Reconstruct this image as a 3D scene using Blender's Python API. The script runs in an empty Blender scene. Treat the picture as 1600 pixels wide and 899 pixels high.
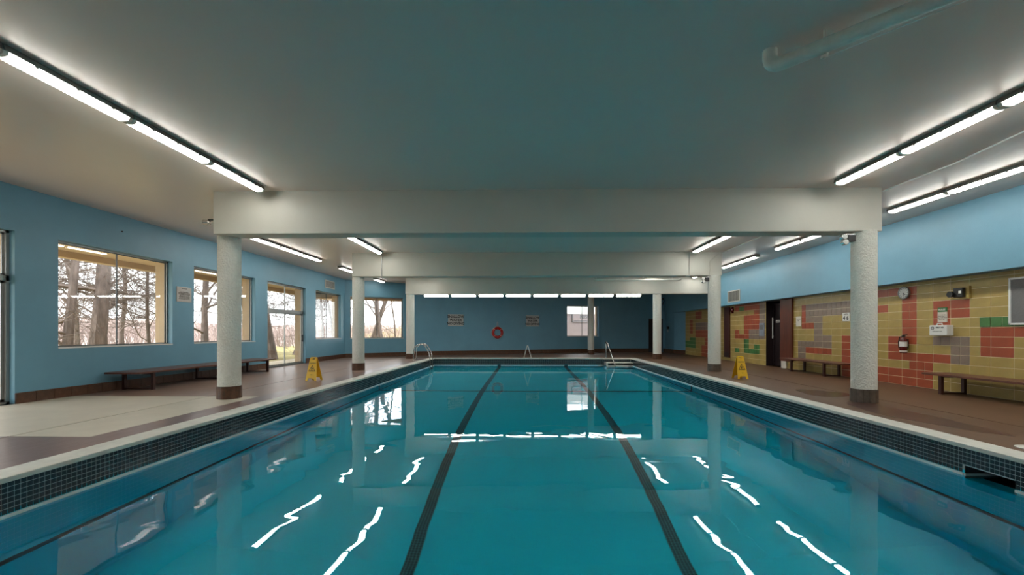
import bpy, bmesh, math, random
from mathutils import Vector, Matrix
random.seed(11)
S = bpy.context.scene
COL = S.collection
PI = math.pi

# ------------------------------------------------------------------ camera, light, exposure
CAM_H = 1.3; YAW = math.radians(1.05); F = 655.0; PX = 813.0; PY = 519.0
cd = bpy.data.cameras.new('camera'); cam = bpy.data.objects.new('camera', cd); COL.objects.link(cam)
cam.location = (0, 0, CAM_H); cam.rotation_euler = (PI/2, 0, YAW)
cd.sensor_fit = 'HORIZONTAL'; cd.sensor_width = 36.0; cd.lens = F*36/1600
cd.shift_x = (800-PX)/1600; cd.shift_y = (PY-449.5)/1600
cd.clip_start = 0.05; cd.clip_end = 400
S.camera = cam

W = bpy.data.worlds.new('sky'); S.world = W; W.use_nodes = True
bg = W.node_tree.nodes['Background']
bg.inputs[0].default_value = (0.93, 0.96, 1.0, 1); bg.inputs[1].default_value = 3.9
sd = bpy.data.lights.new('sun', 'SUN'); sun = bpy.data.objects.new('sun', sd); COL.objects.link(sun)
sd.energy = 6.0; sd.angle = math.radians(3); sd.color = (1.0, 0.93, 0.82)
sun.rotation_euler = (math.radians(34), 0, math.radians(-62))
LAMP = 19.0

S.view_settings.view_transform = 'Standard'; S.view_settings.look = 'None'
S.view_settings.gamma = 1.0; S.view_settings.exposure = 0.45
S.view_settings.use_curve_mapping = False
cy = S.cycles
cy.max_bounces = 10; cy.diffuse_bounces = 5; cy.glossy_bounces = 5; cy.transmission_bounces = 8
cy.transparent_max_bounces = 12; cy.sample_clamp_indirect = 25.0; cy.blur_glossy = 0.6
cy.use_denoising = True

# ------------------------------------------------------------------ pixel -> world helpers (measured positions)
_r = (math.cos(YAW), math.sin(YAW)); _f = (-math.sin(YAW), math.cos(YAW))
def ray(px, py):
    u = (px-PX)/F; v = (PY-py)/F
    return Vector((u*_r[0]+_f[0], u*_r[1]+_f[1], v))
def onz(px, py, z):
    d = ray(px, py); t = (z-CAM_H)/d.z; return Vector((d.x*t, d.y*t, z))
def onx(px, py, X):
    d = ray(px, py); t = X/d.x; return Vector((X, d.y*t, CAM_H+d.z*t))
def ony(px, py, Y):
    d = ray(px, py); t = Y/d.y; return Vector((d.x*t, Y, CAM_H+d.z*t))
def onw(px, py, P, Q):
    d = ray(px, py); ex, ey = Q[0]-P[0], Q[1]-P[1]
    t = (P[0]*ey-P[1]*ex)/(d.x*ey-d.y*ex); return Vector((d.x*t, d.y*t, CAM_H+d.z*t))

# ------------------------------------------------------------------ materials
def new_mat(name):
    m = bpy.data.materials.new(name); m.use_nodes = True
    nt = m.node_tree; return m, nt, nt.nodes['Principled BSDF']
def setc(b, c, rough=0.5, metal=0.0, spec=0.5):
    b.inputs['Base Color'].default_value = (*c, 1); b.inputs['Roughness'].default_value = rough
    b.inputs['Metallic'].default_value = metal; b.inputs['Specular IOR Level'].default_value = spec
def pbr(name, c, rough=0.5, metal=0.0, spec=0.5, var=0.0, vs=3.0, bump=0.0, bs=60.0, c2=None, stretch=(1,1,1), bd=0.01, rv=0.0):
    m, nt, b = new_mat(name); setc(b, c, rough, metal, spec)
    N = nt.nodes; L = nt.links
    tc = N.new('ShaderNodeTexCoord'); mp = N.new('ShaderNodeMapping'); mp.inputs['Scale'].default_value = stretch
    L.new(tc.outputs['Object'], mp.inputs[0])
    if var > 0 or c2:
        n = N.new('ShaderNodeTexNoise'); n.inputs['Scale'].default_value = vs; n.inputs['Detail'].default_value = 6
        n.inputs['Roughness'].default_value = 0.6
        L.new(mp.outputs[0], n.inputs['Vector'])
        r = N.new('ShaderNodeValToRGB'); r.color_ramp.elements[0].position = 0.32; r.color_ramp.elements[1].position = 0.68
        a = [x*(1-var) for x in c]; d = list(c2) if c2 else [min(1, x*(1+var)) for x in c]
        r.color_ramp.elements[0].color = (*a, 1); r.color_ramp.elements[1].color = (*d, 1)
        L.new(n.outputs['Fac'], r.inputs[0]); L.new(r.outputs[0], b.inputs['Base Color'])
        if rv > 0:
            mr = N.new('ShaderNodeMapRange'); mr.inputs['From Min'].default_value = 0.35; mr.inputs['From Max'].default_value = 0.65
            mr.inputs['To Min'].default_value = max(0.02, rough-rv); mr.inputs['To Max'].default_value = rough+rv
            L.new(n.outputs['Fac'], mr.inputs['Value']); L.new(mr.outputs[0], b.inputs['Roughness'])
    if bump > 0:
        n = N.new('ShaderNodeTexNoise'); n.inputs['Scale'].default_value = bs; n.inputs['Detail'].default_value = 4
        L.new(mp.outputs[0], n.inputs['Vector'])
        bp = N.new('ShaderNodeBump'); bp.inputs['Strength'].default_value = bump; bp.inputs['Distance'].default_value = bd
        L.new(n.outputs['Fac'], bp.inputs['Height']); L.new(bp.outputs[0], b.inputs['Normal'])
    return m
def emis(name, c, s):
    m, nt, b = new_mat(name); nt.nodes.remove(b)
    e = nt.nodes.new('ShaderNodeEmission'); e.inputs[0].default_value = (*c, 1); e.inputs[1].default_value = s
    nt.links.new(e.outputs[0], nt.nodes['Material Output'].inputs[0]); return m

M = {}
M['blue'] = pbr('blue_wall_paint', (0.142, 0.325, 0.445), 0.42, var=0.05, vs=1.2, bump=0.25, bs=45, bd=0.006)
M['ceil'] = pbr('grey_gloss_ceiling_paint', (0.73, 0.62, 0.565), 0.36, spec=0.4, var=0.02, vs=0.4, bump=0.3, bs=1.6, bd=0.03)
M['beam'] = pbr('cream_beam_paint', (0.56, 0.545, 0.49), 0.5, var=0.04, vs=0.8, bump=0.2, bs=20, bd=0.006)
M['stucco'] = pbr('white_stucco', (0.72, 0.715, 0.66), 0.75, var=0.05, vs=20, bump=1.0, bs=30, bd=0.035)
M['brown_tile'] = pbr('brown_base_tile', (0.095, 0.042, 0.022), 0.35, var=0.35, vs=9, bump=0.3, bs=120, bd=0.002)
M['grey_tile'] = pbr('grey_brown_base_tile', (0.10, 0.078, 0.062), 0.4, var=0.3, vs=12)
M['grout'] = pbr('pale_grout', (0.42, 0.40, 0.33), 0.8, var=0.1, vs=30)
M['brown_grout'] = pbr('dark_brown_grout', (0.055, 0.03, 0.02), 0.8)
M['mortar'] = pbr('yellow_mortar', (0.70, 0.60, 0.40), 0.8, var=0.12, vs=14)
M['ty'] = pbr('yellow_glazed_tile', (0.40, 0.29, 0.088), 0.33, var=0.13, vs=2.3, bump=0.2, bs=20, bd=0.002)
M['tr'] = pbr('red_glazed_tile', (0.35, 0.070, 0.028), 0.33, var=0.14, vs=2.5, bump=0.2, bs=20, bd=0.002)
M['tg'] = pbr('taupe_glazed_tile', (0.235, 0.175, 0.14), 0.36, var=0.14, vs=4)
M['tv'] = pbr('green_glazed_tile', (0.07, 0.20, 0.06), 0.33, var=0.12, vs=4)
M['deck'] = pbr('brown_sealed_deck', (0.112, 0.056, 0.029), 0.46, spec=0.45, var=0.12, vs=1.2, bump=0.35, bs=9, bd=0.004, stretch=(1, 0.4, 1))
M['deck_left'] = pbr('window_lit_brown_deck', (0.25, 0.165, 0.13), 0.36, spec=0.5, var=0.12, vs=1.5, bump=0.35, bs=9, bd=0.004, stretch=(1, 0.4, 1))  # deck brown lightened: daylight and gloss from the windows put into the colour
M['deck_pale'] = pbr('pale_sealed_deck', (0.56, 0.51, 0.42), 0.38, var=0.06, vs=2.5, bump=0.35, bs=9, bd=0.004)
M['deck_maroon'] = pbr('maroon_deck_band', (0.17, 0.105, 0.095), 0.30, var=0.14, vs=9, bump=0.5, bs=14, bd=0.004, stretch=(1, 0.4, 1))
M['joint'] = pbr('dark_joint_filler', (0.035, 0.022, 0.018), 0.7)
M['coping'] = pbr('worn_white_coping', (0.60, 0.59, 0.54), 0.5, var=0.10, vs=5, bump=0.4, bs=30, bd=0.004)
M['navy'] = pbr('navy_mosaic_tile', (0.010, 0.022, 0.032), 0.14, spec=0.5, var=0.4, vs=8)
M['navy_grout'] = pbr('light_mosaic_grout', (0.40, 0.45, 0.46), 0.8)
M['plaster'] = pbr('aqua_pool_plaster', (0.005, 0.68, 0.88), 0.8, var=0.03, vs=0.7)
M['ledge'] = pbr('white_waterline_ledge', (0.75, 0.80, 0.80), 0.4)
M['black_tile'] = pbr('black_pool_line_tile', (0.008, 0.03, 0.045), 0.6)
M['skimmer'] = pbr('dark_recess', (0.02, 0.02, 0.025), 0.6)
M['steel'] = pbr('polished_steel', (0.62, 0.62, 0.60), 0.22, metal=1.0)
M['alu'] = pbr('grey_aluminium', (0.36, 0.37, 0.36), 0.35, metal=0.7)
M['alu_dark'] = pbr('dark_aluminium', (0.13, 0.135, 0.14), 0.4, metal=0.5)
M['white_sill'] = pbr('white_sill', (0.72, 0.74, 0.74), 0.45)
M['black'] = pbr('black_plastic', (0.012, 0.012, 0.013), 0.4)
M['white'] = pbr('white_plastic', (0.72, 0.72, 0.70), 0.4)
M['cream'] = pbr('cream_paper', (0.66, 0.62, 0.56), 0.7)
M['sign_grey'] = pbr('grey_sign_board', (0.50, 0.48, 0.46), 0.5, var=0.05)
M['sign_ink'] = pbr('black_sign_ink', (0.02, 0.02, 0.02), 0.6)
M['ink_soft'] = pbr('faded_brown_ink', (0.10, 0.08, 0.06), 0.7)
M['wood'] = pbr('dark_reddish_bench_wood', (0.12, 0.040, 0.024), 0.34, var=0.4, vs=3, stretch=(9, 0.6, 9), bump=0.2, bs=20)
M['wood_leg'] = pbr('dark_bench_leg_wood', (0.045, 0.013, 0.010), 0.4, var=0.2, vs=6)
M['panel_wood'] = pbr('red_brown_wood_panel', (0.105, 0.024, 0.010), 0.4, var=0.3, vs=4, stretch=(5, 5, 0.4))
M['maroon'] = pbr('maroon_door_paint', (0.050, 0.010, 0.008), 0.4)
M['dark_door'] = pbr('dark_door_paint', (0.022, 0.013, 0.015), 0.4)
M['yellow'] = pbr('yellow_sign_plastic', (0.78, 0.47, 0.015), 0.4, var=0.06)
M['red'] = pbr('red_enamel', (0.42, 0.012, 0.010), 0.25)
M['red_dark'] = pbr('dark_red_enamel', (0.10, 0.004, 0.005), 0.25)
M['green'] = pbr('green_print', (0.03, 0.16, 0.05), 0.5)
M['mesh_grey'] = pbr('grey_felt_board', (0.16, 0.16, 0.165), 0.7, var=0.1, vs=60)
M['pipe'] = pbr('grey_painted_pipe', (0.72, 0.73, 0.67), 0.5, var=0.08, vs=9, bump=0.5, bs=30, bd=0.004)
M['vent'] = pbr('cream_vent_metal', (0.55, 0.53, 0.47), 0.4)
M['vent_dark'] = pbr('dark_vent_inside', (0.10, 0.10, 0.10), 0.6)
M['housing'] = pbr('dull_fixture_housing', (0.20, 0.20, 0.185), 0.5)
M['lens'] = emis('lit_fluorescent_lens', (1.0, 0.985, 0.90), LAMP)
M['clip'] = pbr('clear_clip_plastic', (0.80, 0.80, 0.74), 0.3)
M['chrome'] = pbr('chrome_lamp_shell', (0.65, 0.65, 0.63), 0.2, metal=0.8)
M['bark'] = pbr('grey_brown_bark', (0.17, 0.135, 0.12), 0.9, var=0.35, vs=7, bump=0.8, bs=12, bd=0.04, stretch=(1, 1, 0.3))
M['twig'] = pbr('grey_twig_bark', (0.20, 0.16, 0.14), 0.9, var=0.3, vs=4)
M['brush'] = pbr('pinkish_brush_twigs', (0.29, 0.225, 0.205), 0.9, var=0.3, vs=0.6)
M['leaf_litter'] = pbr('pinkish_brown_hillside', (0.29, 0.235, 0.215), 0.95, var=0.4, vs=1.4)
M['grass'] = pbr('dry_yellow_green_grass', (0.24, 0.21, 0.055), 0.95, var=0.3, vs=2.5, c2=(0.36, 0.30, 0.13))
M['tan'] = pbr('tan_exterior_stucco', (0.52, 0.40, 0.27), 0.85, var=0.05, vs=2)
M['pale_wall'] = pbr('pale_pink_exterior_wall', (0.32, 0.265, 0.275), 0.85, var=0.04)
M['gravel'] = pbr('pale_concrete_walk', (0.50, 0.46, 0.38), 0.9, var=0.12, vs=4)

def glass_mat():
    m, nt, b = new_mat('window_glass'); N = nt.nodes; L = nt.links; N.remove(b)
    t = N.new('ShaderNodeBsdfTransparent'); t.inputs[0].default_value = (0.96, 0.97, 0.96, 1)
    g = N.new('ShaderNodeBsdfGlossy'); g.inputs['Roughness'].default_value = 0.0
    f = N.new('ShaderNodeFresnel')      # thin pane: the same reflection from both sides
    ge = N.new('ShaderNodeNewGeometry'); mr = N.new('ShaderNodeMapRange')
    mr.inputs['To Min'].default_value = 1.45; mr.inputs['To Max'].default_value = 1/1.45
    L.new(ge.outputs['Backfacing'], mr.inputs['Value']); L.new(mr.outputs[0], f.inputs[0])
    mx = N.new('ShaderNodeMixShader')
    L.new(f.outputs[0], mx.inputs[0]); L.new(t.outputs[0], mx.inputs[1]); L.new(g.outputs[0], mx.inputs[2])
    L.new(mx.outputs[0], N['Material Output'].inputs[0]); return m
M['glass'] = glass_mat()
def water_mat():
    m, nt, b = new_mat('pool_water'); N = nt.nodes; L = nt.links; N.remove(b)
    tc = N.new('ShaderNodeTexCoord')
    mp = N.new('ShaderNodeMapping'); mp.inputs['Scale'].default_value = (0.75, 1.05, 1); L.new(tc.outputs['Object'], mp.inputs[0])
    n1 = N.new('ShaderNodeTexNoise'); n1.inputs['Scale'].default_value = 1.15; n1.inputs['Detail'].default_value = 1.5
    n1.inputs['Distortion'].default_value = 0.6
    L.new(mp.outputs[0], n1.inputs['Vector'])
    bp = N.new('ShaderNodeBump'); bp.inputs['Strength'].default_value = 1.0; bp.inputs['Distance'].default_value = 0.0062
    L.new(n1.outputs['Fac'], bp.inputs['Height'])
    rf = N.new('ShaderNodeBsdfRefraction'); rf.inputs['Color'].default_value = (0.80, 1.0, 1.0, 1)
    rf.inputs['Roughness'].default_value = 0.07; rf.inputs['IOR'].default_value = 1.33
    g = N.new('ShaderNodeBsdfGlossy'); g.inputs['Roughness'].default_value = 0.0
    f = N.new('ShaderNodeFresnel'); f.inputs[0].default_value = 1.33
    for x in (rf, g, f): L.new(bp.outputs[0], x.inputs['Normal'])
    mx = N.new('ShaderNodeMixShader'); L.new(f.outputs[0], mx.inputs[0]); L.new(rf.outputs[0], mx.inputs[1]); L.new(g.outputs[0], mx.inputs[2])
    L.new(mx.outputs[0], N['Material Output'].inputs[0]); return m
M['water'] = water_mat()

# ------------------------------------------------------------------ mesh builder
class MB:
    def __init__(s): s.v = []; s.f = []; s.mi = []
    def add(s, vs, fs, mi=0):
        o = len(s.v); s.v += [tuple(p) for p in vs]; s.f += [tuple(i+o for i in f) for f in fs]; s.mi += [mi]*len(fs)
    def box(s, x0, x1, y0, y1, z0, z1, mi=0):
        if x0 > x1: x0, x1 = x1, x0
        if y0 > y1: y0, y1 = y1, y0
        if z0 > z1: z0, z1 = z1, z0
        s.add([(x0,y0,z0),(x1,y0,z0),(x1,y1,z0),(x0,y1,z0),(x0,y0,z1),(x1,y0,z1),(x1,y1,z1),(x0,y1,z1)],
              [(0,3,2,1),(4,5,6,7),(0,1,5,4),(1,2,6,5),(2,3,7,6),(3,0,4,7)], mi)
    def prism(s, pts, axis, a, b, mi=0):
        """extrude a 2D outline along an axis between a and b"""
        def mk(p, t):
            return {'x': (t, p[0], p[1]), 'y': (p[0], t, p[1]), 'z': (p[0], p[1], t)}[axis]
        n = len(pts)
        s.add([mk(p, a) for p in pts]+[mk(p, b) for p in pts],
              [tuple(range(n))[::-1], tuple(range(n, 2*n))]+[(i, (i+1) % n, (i+1) % n+n, i+n) for i in range(n)], mi)
    def tube(s, pts, r, n=10, mi=0, cap=True):
        pts = [Vector(p) for p in pts]; rs = r if isinstance(r, (list, tuple)) else [r]*len(pts)
        o = len(s.v); prev = None
        for i, p in enumerate(pts):
            d = (pts[min(i+1, len(pts)-1)]-pts[max(i-1, 0)])
            if d.length < 1e-9: d = Vector((0, 0, 1))
            d.normalize()
            if prev is None:
                a = Vector((0, 0, 1)) if abs(d.z) < 0.9 else Vector((1, 0, 0)); prev = d.cross(a).normalized()
            u = (prev-d*prev.dot(d))
            if u.length < 1e-6: u = d.cross(Vector((1, 0.3, 0.2)))
            u.normalize(); w = d.cross(u); prev = u
            for k in range(n):
                t = 2*PI*k/n; s.v.append(tuple(p+u*(math.cos(t)*rs[i])+w*(math.sin(t)*rs[i])))
        m = len(pts)
        for i in range(m-1):
            for k in range(n):
                s.f.append((o+i*n+k, o+i*n+(k+1) % n, o+(i+1)*n+(k+1) % n, o+(i+1)*n+k)); s.mi.append(mi)
        if cap:
            s.f.append(tuple(o+k for k in range(n))[::-1]); s.mi.append(mi)
            s.f.append(tuple(o+(m-1)*n+k for k in range(n))); s.mi.append(mi)
    def lathe(s, prof, n=24, mi=0, c=(0, 0, 0), axis='z'):
        o = len(s.v)
        for (r, z) in prof:
            for k in range(n):
                t = 2*PI*k/n; a, b = r*math.cos(t), r*math.sin(t)
                p = (a, b, z) if axis == 'z' else ((a, z, b) if axis == 'y' else (z, a, b))
                s.v.append((p[0]+c[0], p[1]+c[1], p[2]+c[2]))
        for i in range(len(prof)-1):
            for k in range(n):
                s.f.append((o+i*n+k, o+i*n+(k+1) % n, o+(i+1)*n+(k+1) % n, o+(i+1)*n+k)); s.mi.append(mi)
        for i, rev in ((0, True), (len(prof)-1, False)):
            if prof[i][0] > 1e-6:
                f = tuple(o+i*n+k for k in range(n)); s.f.append(f[::-1] if rev else f); s.mi.append(mi)
    def mesh(s, name, mats, smooth=False, bevel=0.0):
        me = bpy.data.meshes.new(name); me.from_pydata(s.v, [], s.f)
        mats = mats if isinstance(mats, (list, tuple)) else [mats]
        for m in mats: me.materials.append(m)
        if any(s.mi): me.polygons.foreach_set('material_index', s.mi)
        bm = bmesh.new(); bm.from_mesh(me)
        bmesh.ops.recalc_face_normals(bm, faces=bm.faces)
        if bevel > 0:
            es = [e for e in bm.edges if len(e.link_faces) == 2 and e.calc_face_angle(0) > 0.6]
            bmesh.ops.bevel(bm, geom=es, offset=bevel, segments=2, profile=0.5, affect='EDGES')
        bm.to_mesh(me); bm.free()
        if smooth:
            me.polygons.foreach_set('use_smooth', [True]*len(me.polygons))
            me.set_sharp_from_angle(angle=math.radians(38))
        me.update(); return me
    def build(s, name, mats, parent=None, smooth=False, bevel=0.0):
        return link(name, s.mesh(name, mats, smooth, bevel), parent)
def link(name, me, parent=None, loc=None):
    o = bpy.data.objects.new(name, me); COL.objects.link(o)
    if parent: o.parent = parent
    if loc: o.location = loc
    return o
def tag(o, label=None, cat=None, group=None, kind=None):
    if label: o['label'] = label
    if cat: o['category'] = cat
    if group: o['group'] = group
    if kind: o['kind'] = kind
    return o
def thing(name, label, cat, loc=(0, 0, 0), rz=0.0, group=None, kind=None):
    o = bpy.data.objects.new(name, None); COL.objects.link(o); o.empty_display_size = 0.1
    o.location = loc; o.rotation_euler = (0, 0, rz); return tag(o, label, cat, group, kind)
def struct(name, loc=(0, 0, 0), rz=0.0, label=None):
    o = bpy.data.objects.new(name, None); COL.objects.link(o); o.empty_display_size = 0.1
    o.location = loc; o.rotation_euler = (0, 0, rz); o['kind'] = 'structure'
    if label: o['label'] = label
    return o
def bx(name, mat, parent, x0, x1, y0, y1, z0, z1, bevel=0.0):
    m = MB(); m.box(x0, x1, y0, y1, z0, z1); return m.build(name, mat, parent, bevel=bevel)
def copy_tree(o, parent=None):
    c = o.copy(); COL.objects.link(c)
    if parent: c.parent = parent
    for ch in list(o.children): copy_tree(ch, c)
    return c
FONT_TMP = []
def text(name, s, size, mat, parent, x, y, z, ext=0.002, align='CENTER', wide=1.0, bold=0.0, lines=1.0):
    cu = bpy.data.curves.new(name, 'FONT'); cu.body = s; cu.size = size; cu.align_x = align; cu.align_y = 'CENTER'
    cu.extrude = ext; cu.offset = bold; cu.resolution_u = 2; cu.space_line = lines
    t = bpy.data.objects.new('tmp', cu); COL.objects.link(t)
    bpy.context.view_layer.update()
    me = bpy.data.meshes.new_from_object(t.evaluated_get(bpy.context.evaluated_depsgraph_get()))
    bpy.data.objects.remove(t); me.materials.clear(); me.materials.append(mat)
    me.transform(Matrix.Translation((x, y, z)) @ Matrix.Rotation(PI/2, 4, 'X') @ Matrix.Scale(wide, 4, (1, 0, 0)))
    return link(name, me, parent)

# ------------------------------------------------------------------ dimensions of the room
ZC = 3.95                     # ceiling
XL, XR = -9.26, 8.90          # left wall, right bulkhead face
XT = 9.23                     # tiled wall face
YB = -8.0                     # wall behind the camera
PC = (XL, 21.06); PD = (-6.4, 22.9); PE = (4.75, 27.0); PF = (8.93, 27.4); PG = (8.95, 25.9); PH = (XT, 24.75)
POOL = (-4.64, 5.03, 0.30, 20.75)   # inner edge of the coping
ZW = -0.36                    # water level

def grid_wall(mb, L, z0, z1, ya, yb, ops, mi=0):
    xs = sorted({0.0, L, *[o[0] for o in ops], *[o[1] for o in ops]})
    zs = sorted({z0, z1, *[o[2] for o in ops], *[o[3] for o in ops]})
    xs = [x for x in xs if 0 <= x <= L]; zs = [z for z in zs if z0 <= z <= z1]
    for i in range(len(xs)-1):
        a, b = xs[i], xs[i+1]; cx = (a+b)/2; run = None
        for j in range(len(zs)-1):
            cz = (zs[j]+zs[j+1])/2
            hole = any(o[0] < cx < o[1] and o[2] < cz < o[3] for o in ops)
            if not hole:
                run = (run[0], zs[j+1]) if run else (zs[j], zs[j+1])
            if hole or j == len(zs)-2:
                if run: mb.box(a, b, ya, yb, run[0], run[1], mi)
                run = None
def wall(name, P, Q, ops=(), z0=-0.05, z1=ZC+0.05, mat='blue', ext=True, t=0.17, base=0.2, label=None):
    dx, dy = Q[0]-P[0], Q[1]-P[1]; L = math.hypot(dx, dy); a = math.atan2(dy, dx)
    r = struct(name, (P[0], P[1], 0), a, label)
    m = MB(); grid_wall(m, L, z0, z1, 0, t, ops); m.build('wall_face', M[mat], r)
    if ext:
        m = MB(); grid_wall(m, L, z0, z1, t, t+0.28, ops); m.build('exterior_cladding', M['tan'], r)
    return r, a, L

# ------------------------------------------------------------------ left wall with its openings
def sy(px): return onx(px, 500, XL).y-YB
WZ0, WZ1 = 0.97, 3.13
ops = {'window_1': (sy(91), sy(269.5), WZ0, WZ1), 'window_2': (sy(303), sy(399), WZ0, WZ1),
       'door_2': (sy(418), sy(477.5), 0.0, WZ1), 'window_3': (sy(493.5), sy(533), WZ0, WZ1),
       'door_1': (sy(23)-3.4, sy(23), 0.0, WZ1)}
wl, al, Ll = wall('wall_left', (XL, YB), PC, list(ops.values()))

def window(n, wr, op, leaves=2, frame='alu', sill=True, rail=None):
    x0, x1, z0, z1 = op
    r = struct(n, wr.location, wr.rotation_euler.z)
    y0, y1 = 0.125, 0.175; t = 0.035
    m = MB()
    for (a, b, c, d) in ((x0, x0+t, z0, z1), (x1-t, x1, z0, z1), (x0, x1, z0, z0+t), (x0, x1, z1-t, z1)):
        m.box(a, b, y0, y1, c, d)
    m.build('frame', M[frame], r)
    w = (x1-x0-2*t)/leaves
    for i in range(leaves):
        a = x0+t+i*w; b = a+w; yy = y0+0.012+0.018*(i % 2); s = 0.022
        k = MB()
        for (p, q, c, d) in ((a, a+s, z0+t, z1-t), (b-s, b, z0+t, z1-t), (a, b, z0+t, z0+t+s), (a, b, z1-t-s, z1-t)):
            k.box(p, q, yy, yy+0.018, c, d)
        sh = k.build('sash', M['alu_dark'], r)
        bx('pane', M['glass'], sh, a+s, b-s, yy+0.007, yy+0.011, z0+t+s, z1-t-s)
    if sill:
        bx('sill', M['white_sill'], r, x0, x1, -0.012, y0, z0, z0+0.022)
    return r
for k in ('window_1', 'window_2', 'window_3'): window(k, wl, ops[k])

def patio_door(n, op, wr, tz=2.03, leaves=2, handle=True):
    x0, x1, z0, z1 = op
    r = struct(n, wr.location, wr.rotation_euler.z)
    y0, y1, t = 0.10, 0.175, 0.05
    m = MB()
    for (a, b, c, d) in ((x0, x0+t, z0, z1), (x1-t, x1, z0, z1), (x0, x1, 0.0, 0.045), (x0, x1, z1-t, z1), (x0, x1, tz, tz+0.10)):
        m.box(a, b, y0, y1, c, d)
    m.build('door_frame', M['alu'], r)
    w = (x1-x0-2*t)/leaves
    for i in range(leaves):
        a = x0+t+i*w; b = a+w; s = 0.045; yy = y0+0.01+0.03*(i % 2)
        k = MB()
        for (p, q, c, d) in ((a, a+s, 0.045, tz), (b-s, b, 0.045, tz), (a, b, 0.045, 0.045+s), (a, b, tz-s, tz)):
            k.box(p, q, yy, yy+0.025, c, d)
        sh = k.build('sliding_leaf', M['alu'], r)
        bx('pane', M['glass'], sh, a+s, b-s, yy+0.01, yy+0.014, 0.045+s, tz-s)
        tr = MB(); s = 0.03
        for (p, q, c, d) in ((a, a+s, tz+0.1, z1-t), (b-s, b, tz+0.1, z1-t), (a, b, tz+0.1, tz+0.1+s), (a, b, z1-t-s, z1-t)):
            tr.box(p, q, yy, yy+0.02, c, d)
        tf = tr.build('transom_frame', M['alu'], r)
        bx('transom_pane', M['glass'], tf, a+s, b-s, yy+0.008, yy+0.012, tz+0.1+s, z1-t-s)
    if not handle: return r
    h = MB(); h.box(x1-t-0.075, x1-t-0.02, y0-0.045, y0-0.01, 0.90, 1.18); h.box(x1-t-0.06, x1-t-0.035, y0-0.012, y0+0.02, 0.93, 0.96)
    h.box(x1-t-0.06, x1-t-0.035, y0-0.012, y0+0.02, 1.12, 1.15)
    h.build('door_handle', M['black'], r, bevel=0.004)
    return r
patio_door('door_2', ops['door_2'], wl)
patio_door('door_1', ops['door_1'], wl, tz=2.22, handle=False)

# ------------------------------------------------------------------ far walls
def sw(px, P, Q):
    p = onw(px, 500, P, Q); return math.hypot(p.x-P[0], p.y-P[1])
opC = (sw(547, PC, PD), sw(630.5, PC, PD), WZ0-0.02, WZ1)
wc, ac, Lc = wall('wall_far_left', PC, PD, [opC])
window('window_4', wc, opC)
d0 = onw(886, 500, PD, PE)
dz1 = onw(886, 477.5, PD, PE).z; dz0 = onw(886, 526.5, PD, PE).z
opD = (sw(886, PD, PE), sw(935, PD, PE), dz0, dz1)
wd, ad, Ld = wall('wall_far', PD, PE, [opD])
window('window_5', wd, opD)
opE = (sw(1013.5, PE, PF), sw(1036.0, PE, PF), 0.0, onw(1013, 498, PE, PF).z)
we, ae, Le = wall('wall_far_right', PE, PF, [opE], ext=False)
bx('recess_back', M['dark_door'], we, opE[0]-0.1, opE[1]+0.1, 0.25, 0.30, -0.05, opE[3]+0.1)
def solid_door(n, wr, op, yy, mat, lab):
    r = struct(n, wr.location, wr.rotation_euler.z); r['label'] = lab
    x0, x1, z0, z1 = op; t = 0.06
    m = MB(); m.box(x0, x0+t, yy-0.06, yy+0.04, z0, z1); m.box(x1-t, x1, yy-0.06, yy+0.04, z0, z1); m.box(x0, x1, yy-0.06, yy+0.04, z1-t, z1)
    m.build('door_frame', M[mat], r)
    bx('door_leaf', M[mat], r, x0+t+0.004, x1-t-0.004, yy-0.02, yy+0.025, 0.01, z1-t-0.004, bevel=0.003)
    return r
solid_door('door_4', we, opE, 0.12, 'dark_door', 'dark door in the far right corner behind a white column')
wg, ag, Lg = wall('wall_alcove_far', PF, PG, ext=False)
wh, ah, Lh = wall('wall_alcove_near', PG, PH, ext=False)

# ------------------------------------------------------------------ tiled wall on the right
rw = struct('wall_right', (XT, 24.75, 0), -PI/2)
LT = 24.75-YB
def tx(Y): return 24.75-Y
_ya, _yb = onx(1584.3, 560, XT).y, onx(1314.9, 560, XT).y
PITCH = (_yb-_ya)/11; Y0 = _ya-PITCH
def yb(n): return Y0+n*PITCH
RP = 0.2
dn0, dn1 = onx(1197, 520, XT).y, onx(1222, 520, XT).y    # door recess (far, near)
pn0, pn1 = onx(1222, 520, XT).y, onx(1240, 520, XT).y    # wood panel
op3 = (tx(dn0), tx(dn1), 0.0, 2.48)
m = MB(); grid_wall(m, LT, -0.05, ZC+0.05, 0.004, 0.25, [op3]); m.build('wall_face', M['mortar'], rw)
m = MB()
m.box(op3[0]-0.2, op3[1]+0.2, 0.62, 0.70, -0.05, 2.7); m.box(op3[0]-0.25, op3[0], 0.25, 0.7, -0.05, 2.7); m.box(op3[1], op3[1]+0.25, 0.25, 0.7, -0.05, 2.7)
m.box(op3[0]-0.2, op3[1]+0.2, 0.25, 0.7, 2.48, 2.6)
m.box(op3[0], op3[0]+0.012, -0.004, 0.30, -0.02, 2.48); m.box(op3[1]-0.012, op3[1], -0.004, 0.30, -0.02, 2.48)
m.build('recess_lining', M['dark_door'], rw)
# bulkhead above, standing forward of the tiles
bh = struct('wall_upper_right', (XR, 27.38, 0), -PI/2)
m = MB(); m.box(0, 27.38-YB, 0, 0.12, 2.48, ZC+0.02); m.box(0, 27.38-YB, 0.12, 0.5, 2.48, 2.56); m.build('bulkhead_face', M['blue'], bh)

COLS = {}
def put(ns, rows, c, half=False):
    for n in ns:
        for r in rows: COLS[(n, r)] = (c, half)
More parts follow.
